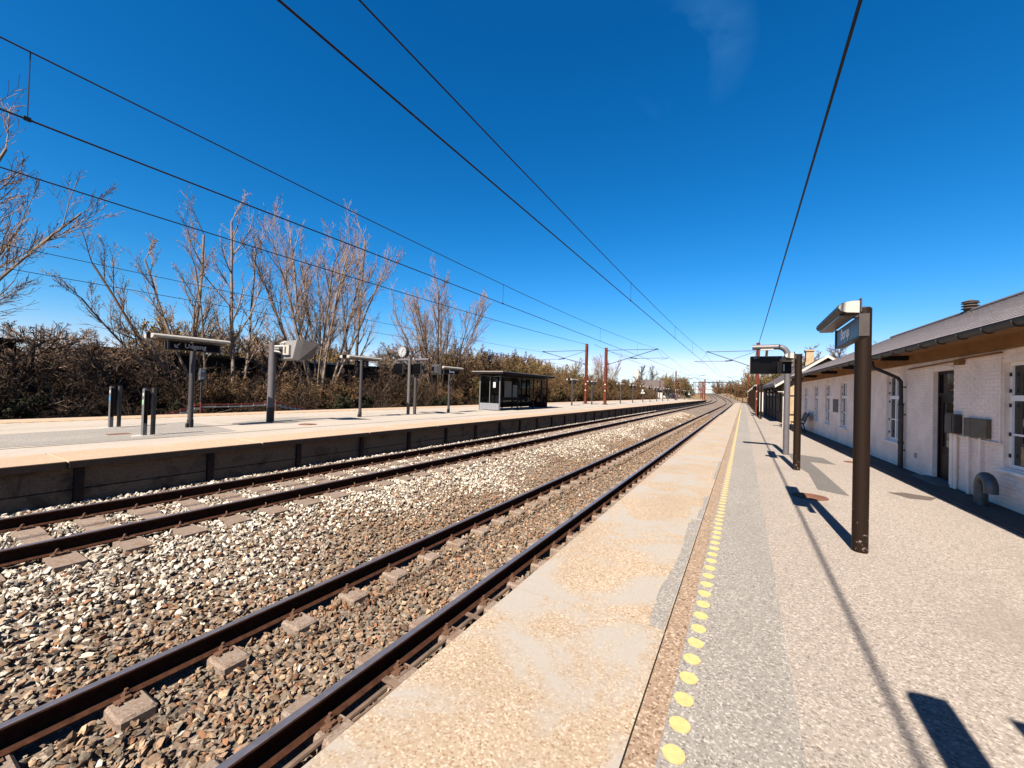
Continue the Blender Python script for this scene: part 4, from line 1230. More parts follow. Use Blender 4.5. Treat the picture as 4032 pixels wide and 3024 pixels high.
# downpipe with swan neck
mb = MB()
mb.tube([(-.66, 14.0, 2.74), (-.66, 14.0, 2.64), (-.62, 14.0, 2.56), (-.40, 13.97, 2.44), (-.16, 13.94, 2.30), (-.10, 13.93, 2.20), (-.09, 13.93, 1.62)], .042, 12, mi=0)
dpn = sbuild(mb, 'downpipe', 'pipe_zinc', WB, ang=60)
mb = MB(); mb.tube([(-.09, 13.93, 1.64), (-.09, 13.93, .02)], .052, 12); sbuild(mb, 'lower_pipe', 'box_dark', dpn)
mb = MB()
for zz in (1.6, .62): mb.tube([(-.09, 13.93, zz), (-.09, 13.93, zz + .05)], .062, 12)
for zz in (2.05, 1.35, .45): mb.box(-.09, .02, 13.90, 13.96, zz, zz + .03)
sbuild(mb, 'pipe_collar', 'pipe_zinc', dpn)
# gutter with brackets
mb = MB(); n = 9
prof = [(-.66 + .078 * math.cos(PI + PI * i / n), 2.845 + .078 * math.sin(PI + PI * i / n)) for i in range(n + 1)]
prof += [(-.66 + .068 * math.cos(2 * PI - PI * i / n), 2.845 + .068 * math.sin(2 * PI - PI * i / n)) for i in range(n + 1)]
mb.prism(prof, 'y', Y0W - .3, Y1W + .3); gut = sbuild(mb, 'gutter', 'gutter_zinc', WB, ang=50)
for k in range(46):
    mb = MB(); yy = Y0W + .05 + .71 * k
    arcp = [(-.66 + .086 * math.cos(PI + PI * i / 8), yy, 2.845 + .086 * math.sin(PI + PI * i / 8)) for i in range(9)] if k == 0 else None
    if k == 0:
        mb.tube([(p[0], 0, p[2]) for p in arcp], .009, 5); ME_GB = mb.mesh('gutter_bracket', 'pipe_zinc')
    inst('gutter_bracket', ME_GB, gut, (0, yy, 0))
# roof
RX0, RZ0, RX1, RZ1 = -.70, 2.875, 4.0, 5.10
slope = math.atan2(RZ1 - RZ0, RX1 - RX0); SL = math.hypot(RX1 - RX0, RZ1 - RZ0)
def rp(u, lift=0.0): return (RX0 + math.cos(slope) * u - math.sin(slope) * lift, RZ0 + math.sin(slope) * u + math.cos(slope) * lift)
mb = MB()
a0, a1 = rp(0), rp(SL); 
mb.prism([a0, a1, (a1[0], a1[1] - .12), (a0[0] + .02, a0[1] - .05)], 'y', Y0W - .35, Y1W + .35)
mb.prism([(a1[0], a1[1] - .001), (8.7, RZ0), (8.7, RZ0 - .06), (a1[0], a1[1] - .12)], 'y', Y0W - .35, Y1W + .35)
mb.prism([(.1, ZW + .2), (7.9, ZW + .2), (4.0, RZ1 - .13)], 'y', Y0W + .05, Y0W + .25); mb.prism([(.1, ZW + .2), (7.9, ZW + .2), (4.0, RZ1 - .13)], 'y', Y1W - .25, Y1W - .05)
roof = mb.build('roof', 'slate', WB)
MB().box(RX0 + .10, .0, Y0W - .3, Y1W + .3, 2.835, 2.862).build('soffit', 'limewash_ochre', WB)
slates = []
ncr = 26; ch = SL / ncr
rsl = random.Random(4)
for r in range(ncr):
    y = 5.0 + (.15 if r % 2 else 0)
    while y < Y1W + .3:
        slates.append((r, y)); y += .30
def slate_geo(mb, r, y, j):
    u0 = r * ch; u1 = u0 + ch * 1.15
    p = [rp(u0 - .006, .003 + j), rp(u0 - .006, .0105 + j), rp(u1, .003), rp(u1, .0005)]
    mb.prism(p, 'y', y + .003, y + .297)
slates.sort(key=lambda t: (t[1] - 8.0 if t[1] > 7.9 else 60) + t[0] * .02)
rests = MB()
tmp = MB(); slate_geo(tmp, 0, -.15, 0.0)
p0 = rp(0)
tmp.v = [(x - p0[0], y, z - p0[1]) for x, y, z in tmp.v]
ME_SLATE = tmp.mesh('slate', 'slate')
for i, (r, y) in enumerate(slates):
    j = rsl.uniform(0, .0015)
    if i < 300 and y > 7.9:
        p = rp(r * ch); inst('slate', ME_SLATE, roof, (p[0], y + .15, p[1] + j))
    else: slate_geo(rests, r, y, j)
o = rests.build('slate', 'slate', roof); o['kind'] = 'stuff'
mb = MB(); mb.tube([(a1[0], Y0W - .35, a1[1] + .015), (a1[0], Y1W + .35, a1[1] + .015)], .075, 8); mb.build('ridge_cap', 'slate', roof)
mb = MB()
for (z, r) in ((0, .17), (.02, .17), (.10, .17), (.10, .24), (.13, .24), (.13, .18), (.20, .18), (.20, .24), (.23, .24), (.23, .18), (.30, .18), (.30, .25), (.33, .22), (.38, .08)): pass
mb.tube([(4.0, 21.2, 5.02), (4.0, 21.2, 5.46)], .17, 16)
for z in (5.20, 5.30, 5.40): mb.tube([(4.0, 21.2, z), (4.0, 21.2, z + .035)], [.25, .20], 16)
mb.tube([(4.0, 21.2, 5.46), (4.0, 21.2, 5.53)], [.24, .06], 16)
sbuild(mb, 'roof_vent', 'box_dark', roof)
for y in (13.6, 17.2, 20.4, 24.1, 27.6):
    MB().box(-.58, -.08, y - .07, y + .07, 2.72, 2.834).build('rafter_end', 'timber_dark', WB)
# fittings on the wall
MB().box(-.012, .002, 20.40, 21.24, 1.18, 1.71).build('notice_patch', 'plaster_grey', WB)
mb = MB(); mb.bevbox(-.13, -.008, 11.22, 11.60, 1.10, 1.48, .015); bx = mb.build('meter_cabinet', 'box_dark', WB)
MB().box(-.136, -.131, 11.30, 11.305, 1.12, 1.46).build('door_gap', 'black_plastic', bx)
mb = MB(); mb.bevbox(-.075, -.008, 10.28, 10.78, 1.09, 1.43, .008); bx2 = mb.build('meter_cabinet', 'box_olive', WB)
mb = MB(); mb.bevbox(-.075, -.008, 10.792, 11.02, 1.09, 1.43, .008); mb.build('cabinet_door', 'box_olive', bx2)
for (y, r, top) in ((11.48, .045, 1.09), (11.36, .028, 1.09), (10.90, .022, 1.08), (10.52, .02, 1.08)):
    mb = MB(); mb.tube([(-.05, y, -.05), (-.05, y, top)], r, 10); sbuild(mb, 'conduit', 'brick_white', WB)
mb = MB(); mb.tube([(-.03, 9.98, 1.04), (-.03, 11.4, 1.06)], .014, 8); mb.tube([(-.03, 9.99, 2.5), (-.03, 9.99, 1.04)], .012, 8)
sbuild(mb, 'conduit', 'brick_white', WB)
mb = MB(); mb.tube([(-.06, 9.9, 2.57), (-.06, 11.2, 2.56), (-.06, 11.3, 2.54), (-.06, 13.6, 2.50)], .018, 8); mb.box(-.10, -.02, 11.15, 11.35, 2.45, 2.56); sbuild(mb, 'eaves_conduit', 'limewash_ochre', WB)
mb = MB()
for k in range(4): mb.box(-.014, 0, 13.23, 13.35, .36 + .03 * k, .378 + .03 * k)
mb.build('air_grille', 'plaster_grey', WB)
# bent ventilation pipe rising from the ground by the wall
t = empty('vent_pipe', (wallx(9.8) - .28, 9.8, 0)); tag(t, 'grey vent pipe bent into an upside-down U at the foot of the white wall', 'vent pipe')
mb = MB(); mb.tube([(0, .1, -.05), (0, .1, .33)] + [(0, .1 - .16 + .16 * math.cos(a), .33 + .16 * math.sin(a)) for a in [PI * i / 10 for i in range(11)]] + [(0, -.22, .25)], .085, 16)
sbuild(mb, 'pipe', 'galvanised', t, ang=60)

# bench against the white wall
t = empty('platform_bench', (wallx(25.6) - .52, 25.6, 0)); tag(t, 'dark slatted bench against the far end of the white wall', 'bench')
for k in range(4): MB().box(-.30 + .115 * k, -.205 + .115 * k, -.85, .85, .43, .46).build('seat_slat', 'timber_bench', t)
for k in range(4):
    MB().prism([(.17 + .035 * k, .52 + .11 * k), (.20 + .035 * k, .52 + .11 * k), (.23 + .035 * k, .615 + .11 * k), (.20 + .035 * k, .615 + .11 * k)], 'y', -.85, .85).build('back_slat', 'timber_bench', t)
for y in (-.7, .7):
    mb = MB(); mb.tube([(-.30, y, 0), (-.26, y, .42), (.14, y, .42), (.36, y, .98)], .022, 8); mb.tube([(.24, y, 0), (.10, y, .42)], .022, 8); sbuild(mb, 'leg', 'frame_dark', t)
# leaning notice boards beyond
t = empty('notice_board', (2.05, 27.6, 0)); tag(t, 'narrow cream notice board on two legs at the corner of the brick building', 'notice board')
MB().box(-.10, .10, -.03, .03, 1.02, 1.95).build('panel', 'trim_white', t)
for x in (-.08, .08): MB().box(x - .02, x + .02, -.02, .02, 0, 1.02).build('leg', 'plate_white', t)
MB().box(-.35, .12, -.25, .25, 2.02, 2.06).build('hood', 'trim_white', t)
t = empty('timetable_board', (1.30, 39.4, 0)); tag(t, 'tall white timetable board beside the lamp post with the small number 1', 'timetable board')
MB().box(-.17, .17, -.05, .05, .25, 2.25).build('frame', 'frame_dark', t)
MB().box(-.13, .13, -.062, -.052, .50, 2.10).build('panel', 'paper_white', t)
for x in (-.14, .14): MB().box(x - .025, x + .025, -.03, .03, 0, .25).build('leg', 'frame_dark', t)
for (x, y, lb) in ((1.35, 45.2, 'small dark litter bin beside the red mast on the right-hand platform'),):
    t = empty('litter_bin', (x, y, 0)); tag(t, lb, 'litter bin')
    mb = MB(); mb.tube([(0, 0, .18), (0, 0, .95)], [.17, .22], 16); sbuild(mb, 'bin', 'frame_dark', t)
    mb = MB(); mb.tube([(0, 0, 0), (0, 0, .18)], .04, 10); sbuild(mb, 'stem', 'frame_dark', t)
    mb = MB(); mb.tube([(0, 0, .955), (0, 0, 1.0)], [.23, .15], 16); sbuild(mb, 'lid', 'trim_white', t)

# ------------------------------------------------------------------ brick building farther along
BB = empty('brick_building', (2.29, 32.5, 0), math.atan(0.033)); tag(BB, 'brown and yellow brick goods building with a tiled gable roof beyond the white building', 'building')
BL = 16.5; BWd = 4.6; EZ = 2.50; AX, AZ = 2.3, 4.42
mb = MB(); mb.box(0, .25, .26, BL, -.1, EZ); mb.box(BWd - .25, BWd, .26, BL, -.1, EZ); mb.box(.25, BWd - .25, BL - .25, BL, -.1, EZ)
mb.build('wall', 'brick_brown', BB)
mb = MB(); mb.prism([(0, -.1), (BWd, -.1), (BWd, EZ), (AX, AZ - .15), (0, EZ)], 'y', 0, .25); mb.build('gable_wall', 'brick_yellow', BB)
sl = (AZ - EZ + .06) / (AX + .5)
for (x0, x1) in ((-.5, AX), (BWd + .5, AX)):
    z0 = AZ - .06 - sl * abs(x0 - AX) * 1.0 + .12
    rf = MB().prism([(x0, z0), (x1, AZ + .06), (x1, AZ - .04), (x0, z0 - .09)], 'y', -.5, BL + .5).build('roof', 'roof_felt', BB)
    for k in range(int(BL / .45)) if x0 < 0 else []:
        pass
    MB().prism([(x0, z0 + .02), (x1, AZ + .085), (x1, AZ - .10), (x0, z0 - .14)], 'y', -.545, -.503).build('barge_board', 'trim_white', BB)
MB().prism([(-.52, EZ + .02), (-.50, EZ + .02), (-.50, EZ + .16), (-.52, EZ + .16)], 'y', -.5, BL + .5).build('fascia', 'trim_white', BB)
for y in (1.2, 4.2, 6.3, 9.2, 12.2): MB().box(-.05, -.001, y - .12, y + .12, 0, EZ).build('timber_post', 'timber_dark', BB)
for z in (.62, 1.72): MB().box(-.035, -.002, .1, BL, z - .05, z + .05).build('timber_rail', 'timber_dark', BB)
for (y0, y1) in ((4.6, 5.8), (7.0, 8.6), (9.8, 11.4)):
    w = MB().box(-.02, .05, y0, y1, 1.82, 2.32).build('window', 'trim_white', BB); MB().box(-.03, -.021, y0 + .08, y1 - .08, 1.88, 2.26).build('pane', 'screen_black', w)
for z in (.6, 1.86): MB().box(.0, BWd, -.03, -.001, z - .04, z + .04).build('timber_rail', 'timber_dark', BB)
for y in (0.0, 3.2, 6.2, 9.2): MB().prism([(-.001, 1.9), (-.45, 2.42), (-.40, 2.46), (-.001, 2.02)], 'y', y + .02, y + .14).build('eaves_bracket', 'timber_dark', BB)
mb = MB(); mb.box(1.72, 2.18, 3.4, 3.9, 3.7, 5.12); mb.box(1.66, 2.24, 3.34, 3.96, 5.121, 5.22); mb.box(1.68, 2.22, 3.36, 3.94, 3.6, 4.35); mb.build('chimney', 'brick_yellow', BB)

# ------------------------------------------------------------------ things behind the hedge
def flat_building(name, x0, x1, y0, y1, h, label, trim):
    t = empty(name, (0, 0, 0)); tag(t, label, 'building')
    MB().box(x0, x1, y0, y1, -.3, h).build('wall', 'timber_dark', t)
    n = max(2, int((y1 - y0) / 1.2))
    for k in range(n + 1):
        y = y0 + (y1 - y0) * k / n
        MB().box(x1 + .002, x1 + .05, y - .05, y + .05, -.2, h - .02).build('batten', 'post_steel', t)
    MB().box(x0 - .2, x1 + .3, y0 - .2, y1 + .2, h + .002, h + .10).build('roof', 'roof_felt', t)
    MB().box(x1 + .301, x1 + .33, y0 - .2, y1 + .2, h - .05, h + .11).build('roof_trim', trim, t)
flat_building('shed', -36, -28.6, -6, 4.6, 3.25, 'dark flat-roofed shed behind the hedge at the far left', 'timber_dark')
flat_building('shed', -36, -28.6, 7.0, 14.8, 3.20, 'long dark timber shed behind the hedge left of the exit sign', 'timber_dark')
flat_building('shed', -36, -28.8, 15.2, 21.6, 3.35, 'dark shed with a pale roof edge behind the hedge near the turned-away screen', 'trim_white')
flat_building('shed', -38, -29.2, 22.5, 36, 3.35, 'dark flat-roofed shed behind the hedge near the clock', 'timber_dark')
# barrier tape on stakes at the back of the island platform
t = empty('tape_barrier', (0, 0, 0)); tag(t, 'sagging red and white tape barrier on short stakes behind the island platform', 'barrier')
stk = [(-20.0, 6.9, -.1), (-19.9, 8.3, .35), (-19.8, 11.4, .42), (-19.9, 13.0, .05)]
for (x, y, z) in stk[1:3]: MB().box(x - .025, x + .025, y - .025, y + .025, -.5, z + ZL + .06).build('stake', 'tape_red', t)
for off, mt in ((0.0, 'tape_red'), (-.10, 'trim_white')):
    mb = MB()
    for (p, q) in zip(stk[:-1], stk[1:]):
        n = 6
        for i in range(n):
            u, v = i / n, (i + 1) / n
            A = [p[k] + (q[k] - p[k]) * u for k in range(3)]; B = [p[k] + (q[k] - p[k]) * v for k in range(3)]
            A[2] += ZL + off - .18 * u * (1 - u); B[2] += ZL + off - .18 * v * (1 - v)
            mb.box(min(A[0], B[0]) - .004, max(A[0], B[0]) + .004, A[1], B[1], min(A[2], B[2]) - .025, max(A[2], B[2]) + .025)
    mb.build('tape', mt, t)
t = empty('relay_box', (-23.3, 9.72, -.3)); tag(t, 'small grey relay cabinet on a post in the hedge behind the exit sign', 'cabinet')
MB().bevbox(-.10, .10, -.13, .13, 2.05, 2.62, .02).build('cabinet', 'galvanised', t); MB().box(-.04, .04, -.04, .04, 0, 2.05).build('post', 'pole_slate', t)
for z in (2.12, 2.45): MB().box(.101, .11, -.05, .05, z, z + .08).build('label_plate', 'sticker_white', t)

# far house with dark hipped roof, white chimney stack, church spire, overbridge
t = empty('house', (0, 150, 0)); tag(t, 'far house with a long dark roof and white walls beyond the island platform', 'house')
MB().box(-37, -21.5, 0, 9, -.5, 3.2).build('wall', 'house_white', t)
MB().add([(-38, -.8, 3.1), (-20.6, -.8, 3.1), (-20.6, 9.8, 3.1), (-38, 9.8, 3.1), (-35, 4.5, 6.9), (-24.4, 4.5, 6.7)], [(0, 1, 5, 4), (1, 2, 5), (2, 3, 4, 5), (3, 0, 4), (0, 3, 2, 1)]).build('roof', 'roof_felt', t)
for x in (-24.3, -22.9): w = MB().box(x - .45, x + .45, -.05, -.001, 1.2, 2.4).build('window', 'trim_white', t); MB().box(x - .38, x + .38, -.07, -.051, 1.27, 2.33).build('pane', 'screen_black', w)
t = empty('chimney_stack', (-35.2, 157, 0)); tag(t, 'tapering white chimney stack above the far dark roof', 'chimney')
mb = MB(); mb.add([(-.95, -.7, 0), (.95, -.7, 0), (.95, .7, 0), (-.95, .7, 0), (-.62, -.5, 10.6), (.62, -.5, 10.6), (.62, .5, 10.6), (-.62, .5, 10.6)], [(0, 3, 2, 1), (4, 5, 6, 7), (0, 1, 5, 4), (1, 2, 6, 5), (2, 3, 7, 6), (3, 0, 4, 7)]); mb.build('stack', 'house_white', t)
MB().box(-.66, .66, -.54, .54, 10.601, 10.75).build('cap', 'trim_white', t)
t = empty('church_tower', (16.2, 150, 0)); tag(t, 'thin dark spire with a weather vane peeping over the roofs on the right', 'church')
MB().box(-1.5, 1.5, -1.5, 1.5, -1, 10.2).build('tower', 'brick_brown', t)
MB().add([(-1.6, -1.6, 10.2), (1.6, -1.6, 10.2), (1.6, 1.6, 10.2), (-1.6, 1.6, 10.2), (0, 0, 13.6)], [(0, 1, 4), (1, 2, 4), (2, 3, 4), (3, 0, 4), (0, 3, 2, 1)]).build('spire', 'frame_dark', t)
mb = MB(); mb.tube([(0, 0, 13.4), (0, 0, 16)], .07, 6); mb.tube([(0, 0, 14.1), (0, 0, 14.4)], .22, 8); mb.box(-.5, .5, -.03, .03, 15.3, 15.7); mb.build('weather_vane', 'sign_blue', t)
t = empty('road_bridge', (-20, 430, 1.0)); tag(t, 'pale road bridge crossing the line far in the distance', 'bridge')
MB().box(-40, 40, -4, 4, 5.2, 6.0).build('deck', 'house_white', t)
for x in (-14, 10): MB().box(x - 1, x + 1, -4, 4, -3, 5.2).build('pier', 'plaster_grey', t)
MB().box(-40, 40, -4.1, -4.0, 6.0, 6.8).build('parapet', 'plaster_grey', t)

# ------------------------------------------------------------------ trees and shrubs
def rnd_unit(r):
    while True:
        a, b, c = r.uniform(-1, 1), r.uniform(-1, 1), r.uniform(-1, 1)
        q = a * a + b * b + c * c
        if 0.01 < q < 1:
            q = math.sqrt(q); return a / q, b / q, c / q

def grow(r, stems, P):
    """stems: list of (pos, dir, length, radius); P: per-level parameters. Returns segments (x0..z1,r0,r1,level) and twig tips"""
    segs = []; tips = []
    def branch(p, d, L, rad, lev):
        Q = P[lev]; n = Q['n']; st = L / n
        px, py, pz = p; dx, dy, dz = d
        last = lev == len(P) - 1
        for i in range(n):
            ux, uy, uz = rnd_unit(r); w = Q['wob']
            dx += ux * w; dy += uy * w; dz += uz * w + Q['up']
            q = math.sqrt(dx * dx + dy * dy + dz * dz); dx /= q; dy /= q; dz /= q
            nx, ny, nz = px + dx * st, py + dy * st, pz + dz * st
            r1 = rad * (1 - Q['taper'] / n)
            segs.append((px, py, pz, nx, ny, nz, rad, r1, lev))
            px, py, pz, rad = nx, ny, nz, max(r1, .004)
            if not last and (i + 1) / n > Q['first']:
                k = Q['kids']; k = int(k) + (1 if r.random() < k - int(k) else 0)
                for _ in range(k):
                    ax, ay, az = rnd_unit(r)
                    dt = ax * dx + ay * dy + az * dz
                    ax -= dt * dx; ay -= dt * dy; az -= dt * dz
                    m_ = math.sqrt(ax * ax + ay * ay + az * az) or 1
                    a = Q['ang'] * r.uniform(.7, 1.3); s, c = math.sin(a), math.cos(a)
                    cdv = (dx * c + ax / m_ * s, dy * c + ay / m_ * s, dz * c + az / m_ * s)
                    branch((px, py, pz), cdv, L * Q['ratio'] * r.uniform(.65, 1.15) * (1 - .45 * i / n), max(.0045, rad * Q['rr']), lev + 1)
        if last: tips.append((px, py, pz))
    for (p, d, L, rad) in stems: branch(p, d, L, rad, 0)
    return segs, tips

def seg_mesh(name, segs, sides, mat, leaves=None, leafmat=None, leafsize=.05, rs=1, minr=.006):
    S = np.array(segs)
    P0, P1 = S[:, :3], S[:, 3:6]; r0 = np.maximum(S[:, 6], minr); r1 = np.maximum(S[:, 7], minr)
    D = P1 - P0; D /= np.linalg.norm(D, axis=1, keepdims=True) + 1e-9
    ref = np.where(np.abs(D[:, 2:3]) < .9, np.array([[0, 0, 1.]]), np.array([[1., 0, 0]]))
    U = np.cross(D, ref); U /= np.linalg.norm(U, axis=1, keepdims=True); W = np.cross(U, D)
    n = len(S); a = 2 * np.pi * np.arange(sides) / sides
    ring = U[:, None] * np.cos(a)[None, :, None] + W[:, None] * np.sin(a)[None, :, None]
    V = np.concatenate([P0[:, None] + ring * r0[:, None, None], P1[:, None] + ring * r1[:, None, None]], 1).reshape(-1, 3)
    k = np.arange(sides); k2 = (k + 1) % sides
    q = np.stack([k, k2, k2 + sides, k + sides], 1)
    F = (q[None] + (np.arange(n) * 2 * sides)[:, None, None]).reshape(-1, 4)
    nq = len(F); mi = np.zeros(nq, np.int32)
    if leaves is not None and len(leaves):
        rg = np.random.default_rng(rs); T = np.array(leaves); m_ = len(T)
        A = rg.normal(size=(m_, 3)); A /= np.linalg.norm(A, axis=1, keepdims=True)
        B = np.cross(A, rg.normal(size=(m_, 3))); B /= np.linalg.norm(B, axis=1, keepdims=True)
        s = leafsize * rg.uniform(.5, 1.4, (m_, 1))
        LV = np.stack([T - A * s, T + B * s * .55, T + A * s, T - B * s * .55], 1).reshape(-1, 3)
        LF = np.arange(m_ * 4).reshape(-1, 4) + len(V)
        V = np.concatenate([V, LV]); F = np.concatenate([F, LF]); mi = np.concatenate([mi, np.ones(m_, np.int32)])
    me = bpy.data.meshes.new(name)
    me.vertices.add(len(V)); me.vertices.foreach_set('co', V.reshape(-1).astype(np.float32))
    me.loops.add(len(F) * 4); me.loops.foreach_set('vertex_index', F.reshape(-1).astype(np.int32))
    me.polygons.add(len(F)); me.polygons.foreach_set('loop_start', np.arange(0, len(F) * 4, 4, dtype=np.int32))
    me.materials.append(MATS[mat])
    if leafmat: me.materials.append(MATS[leafmat])
    me.polygons.foreach_set('material_index', mi)
    me.update(calc_edges=True)
    if sides <= 4: me.shade_flat()
    return me

def L(n, wob, up, taper, first=0, kids=0, ang=.6, ratio=.5, rr=.6):
    return dict(n=n, wob=wob, up=up, taper=taper, first=first, kids=kids, ang=ang, ratio=ratio, rr=rr)

def scatter_leaves(r, segs, lev, per, spread):
    out = []
    for s in segs:
        if s[8] >= lev:
            for _ in range(per if isinstance(per, int) else (1 if r.random() < per else 0)):
                u = r.random()
                out.append((s[0] + (s[3] - s[0]) * u + r.uniform(-spread, spread), s[1] + (s[4] - s[1]) * u + r.uniform(-spread, spread), s[2] + (s[5] - s[2]) * u + r.uniform(-spread, spread)))
    return out

TEMPL = {}
def template(key, seed, stems, P, bark, twig, leaf=None, per=0, spread=.03, size=.05, split=2, minr=.007, leaflev=3):
    r = random.Random(seed)
    segs, tips = grow(r, stems(r), P)
    big = [s for s in segs if s[8] < split]; small = [s for s in segs if s[8] >= split]
    lv = scatter_leaves(r, segs, leaflev, per, spread) if leaf else None
    TEMPL[key] = (seg_mesh('trunk', big, 7, bark, minr=.012), seg_mesh('crown', small, 3, twig, lv, leaf, size, seed, minr))

# upright broad tree with many ascending limbs
PV = [L(11, .05, .012, .82, .30, 1.35, .45, .34, .5), L(6, .09, .07, .65, .08, 1.35, .45, .5, .58), L(4, .13, .06, .6, .0, 1.35, .5, .55, .62), L(3, .17, .05, .6)]
def fan(n, tilt, L0, r0, base=.35):
    def f(r):
        out = []
        for k in range(n):
            a_ = 2 * PI * k / n + r.uniform(-.4, .4); t = tilt * (.25 + .75 * r.random()) if k else .04
            out.append(((base * math.cos(a_) * .5, base * math.sin(a_), 0), (math.cos(a_) * t, math.sin(a_) * t, 1), L0 * r.uniform(.8, 1.08) * (1 - .22 * t), r0 * r.uniform(.6, 1.1)))
        return out
    return f
template('broad_a', 101, fan(11, .62, 12.6, .15), PV, 'bark_pale', 'twig_pale', 'bud_tan', .22, .03, .032, leaflev=3)
template('broad_c', 117, fan(9, .55, 11.0, .12), PV, 'bark_pale', 'twig_pale', 'bud_tan', .22, .03, .032, leaflev=3)
template('broad_b', 202, fan(15, .60, 9.6, .085), PV, 'bark_brown', 'twig_pale', 'bud_tan', .1, .03, .03, leaflev=3)
# slender trees
PS = [L(11, .05, .04, .75, .25, 1.1, .60, .33, .5), L(6, .11, .12, .6, .1, 1.4, .5, .48, .6), L(4, .15, .09, .6, .0, 1.5, .55, .55, .6), L(3, .2, .05, .6)]
template('slender_a', 303, lambda r: [((0, 0, 0), (.0, -.02, 1), 12.5, .15)], PS, 'bark_pale', 'twig_pale', 'bud_tan', .2, .03, .04, leaflev=2)
template('slender_b', 304, lambda r: [((0, 0, 0), (.0, .05, 1), 12.5, .14), ((.2, .3, 0), (.0, .17, 1), 11.5, .11)], PS, 'bark_pale', 'twig_pale', 'bud_tan', .2, .03, .04, leaflev=2)
# leaning multi-stem tree
template('leaning', 305, lambda r: [((0, 0, 0), (.05, -.80, 1), 10.0, .12), ((0, .2, 0), (.0, -.50, 1), 10.0, .11), ((.1, .4, 0), (.1, -.22, 1), 9.5, .10), ((0, -.3, 0), (.0, -1.15, 1), 8.5, .09)], PS, 'bark_pale', 'twig_pale', 'bud_gold', .15, .03, .045, leaflev=2)
# low gnarled tree
PG = [L(5, .30, .06, .4, .3, 2.0, .85, .75, .62), L(6, .34, .04, .55, .1, 1.6, .8, .55, .6), L(5, .36, .03, .6, .0, 1.4, .75, .55, .6), L(4, .36, .02, .6, .0, 1.2, .7, .6, .6), L(2, .3, .0, .6)]
for i in range(2): template('gnarled_%s' % 'ab'[i], 410 + i, lambda r: [((0, 0, 0), (.0, .15, 1), 3.0, .14), ((.1, .3, 0), (.1, .5, 1), 2.7, .11)], PG, 'bark_brown', 'twig_pale', 'bud_tan', .06, .03, .03)
# thicket shrubs
PH = [L(7, .20, .0, .7, .12, 1.4, .6, .42, .6), L(5, .24, .02, .6, .0, 1.5, .65, .5, .6), L(3, .28, .02, .6, .0, 1.4, .7, .6, .6), L(2, .3, .0, .6)]
def shrub_stems(n, h, spread):
    def f(r):
        out = []
        for k in range(n):
            a = r.uniform(0, 2 * PI); t = r.uniform(.1, .85)
            out.append(((r.uniform(-spread, spread), r.uniform(-spread, spread), 0), (math.cos(a) * t, math.sin(a) * t, 1), h * r.uniform(.55, 1.1), .026 * r.uniform(.6, 1.3)))
        return out
    return f
PT = [L(7, .22, .0, .7, .12, 1.2, .65, .45, .6), L(5, .26, .02, .6, .0, 1.1, .7, .5, .6), L(3, .3, .02, .6)]
for i in range(3): template('shrub_%s' % 'abc'[i], 510 + i, shrub_stems(8, 3.0, .35), PT, ('bark_pale', 'twig_dark', 'bark_brown')[i], 'twig_dark' if i else 'twig_brown', 'leaf_dry', .05, .06, .045, 1, .008, 1)
for i in range(2): template('ivy_%s' % 'ab'[i], 540 + i, shrub_stems(9, 2.2, .35), PH, 'twig_dark', 'twig_dark', 'leaf_ivy', 1, .10, .06, 1, .007, 1)
for i in range(2): template('dry_%s' % 'ab'[i], 590 + i, shrub_stems(9, 2.8, .35), PH, 'bark_brown', 'twig_brown', ('leaf_dry', 'leaf_olive')[i], .25, .10, .06, 1, .007, 1)
for i in range(3): template('brush_%s' % 'abc'[i], 560 + i, shrub_stems(12, 5.0, .35), PH, 'bark_pale', 'twig_brown', 'leaf_dry', .75, .12, .075, 1, .010, 1)
for i in range(2): template('olive_%s' % 'ab'[i], 580 + i, shrub_stems(12, 4.6, .35), PH, 'bark_brown', 'twig_brown', 'leaf_olive', 1, .14, .085, 1, .010, 1)
PW = [L(7, .12, .07, .5, .25, 1.9, .6, .55, .6), L(5, .16, .08, .55, .1, 1.8, .6, .5, .6), L(4, .2, .06, .6, .0, 1.5, .6, .55, .6), L(3, .22, .04, .6)]
template('wood_a', 610, lambda r: [((0, 0, 0), (.0, .05, 1), 6.5, .14), ((.2, .3, 0), (.1, .3, 1), 6, .11), ((0, -.3, 0), (0, -.25, 1), 6, .1)], PW, 'bark_brown', 'twig_brown', 'bud_gold', .7, .12, .075, minr=.010, leaflev=2)
template('wood_b', 611, lambda r: [((0, 0, 0), (.0, -.05, 1), 6.5, .15), ((.2, -.3, 0), (.1, -.3, 1), 6, .11)], PW, 'bark_brown', 'twig_brown', 'leaf_dry', .7, .10, .07, minr=.010, leaflev=2)
for k_, (ma, mb_) in []: print('TEMPL', k_, len(ma.polygons), len(mb_.polygons), 'top %.1f' % max(v.co.z for v in mb_.vertices), 'y %.1f %.1f' % (min(v.co.y for v in mb_.vertices), max(v.co.y for v in mb_.vertices)))

def tree(key, name, x, y, z, sc, rz, label, cat='tree', group=None, sz=None):
    t = empty(name, (x, y, z), rz); t.scale = (sc, sc, sz or sc)
    tag(t, label, cat, group)
    a, b = TEMPL[key]
    inst('trunk' if cat == 'tree' else 'stems', a, t); inst('crown', b, t)
    return t

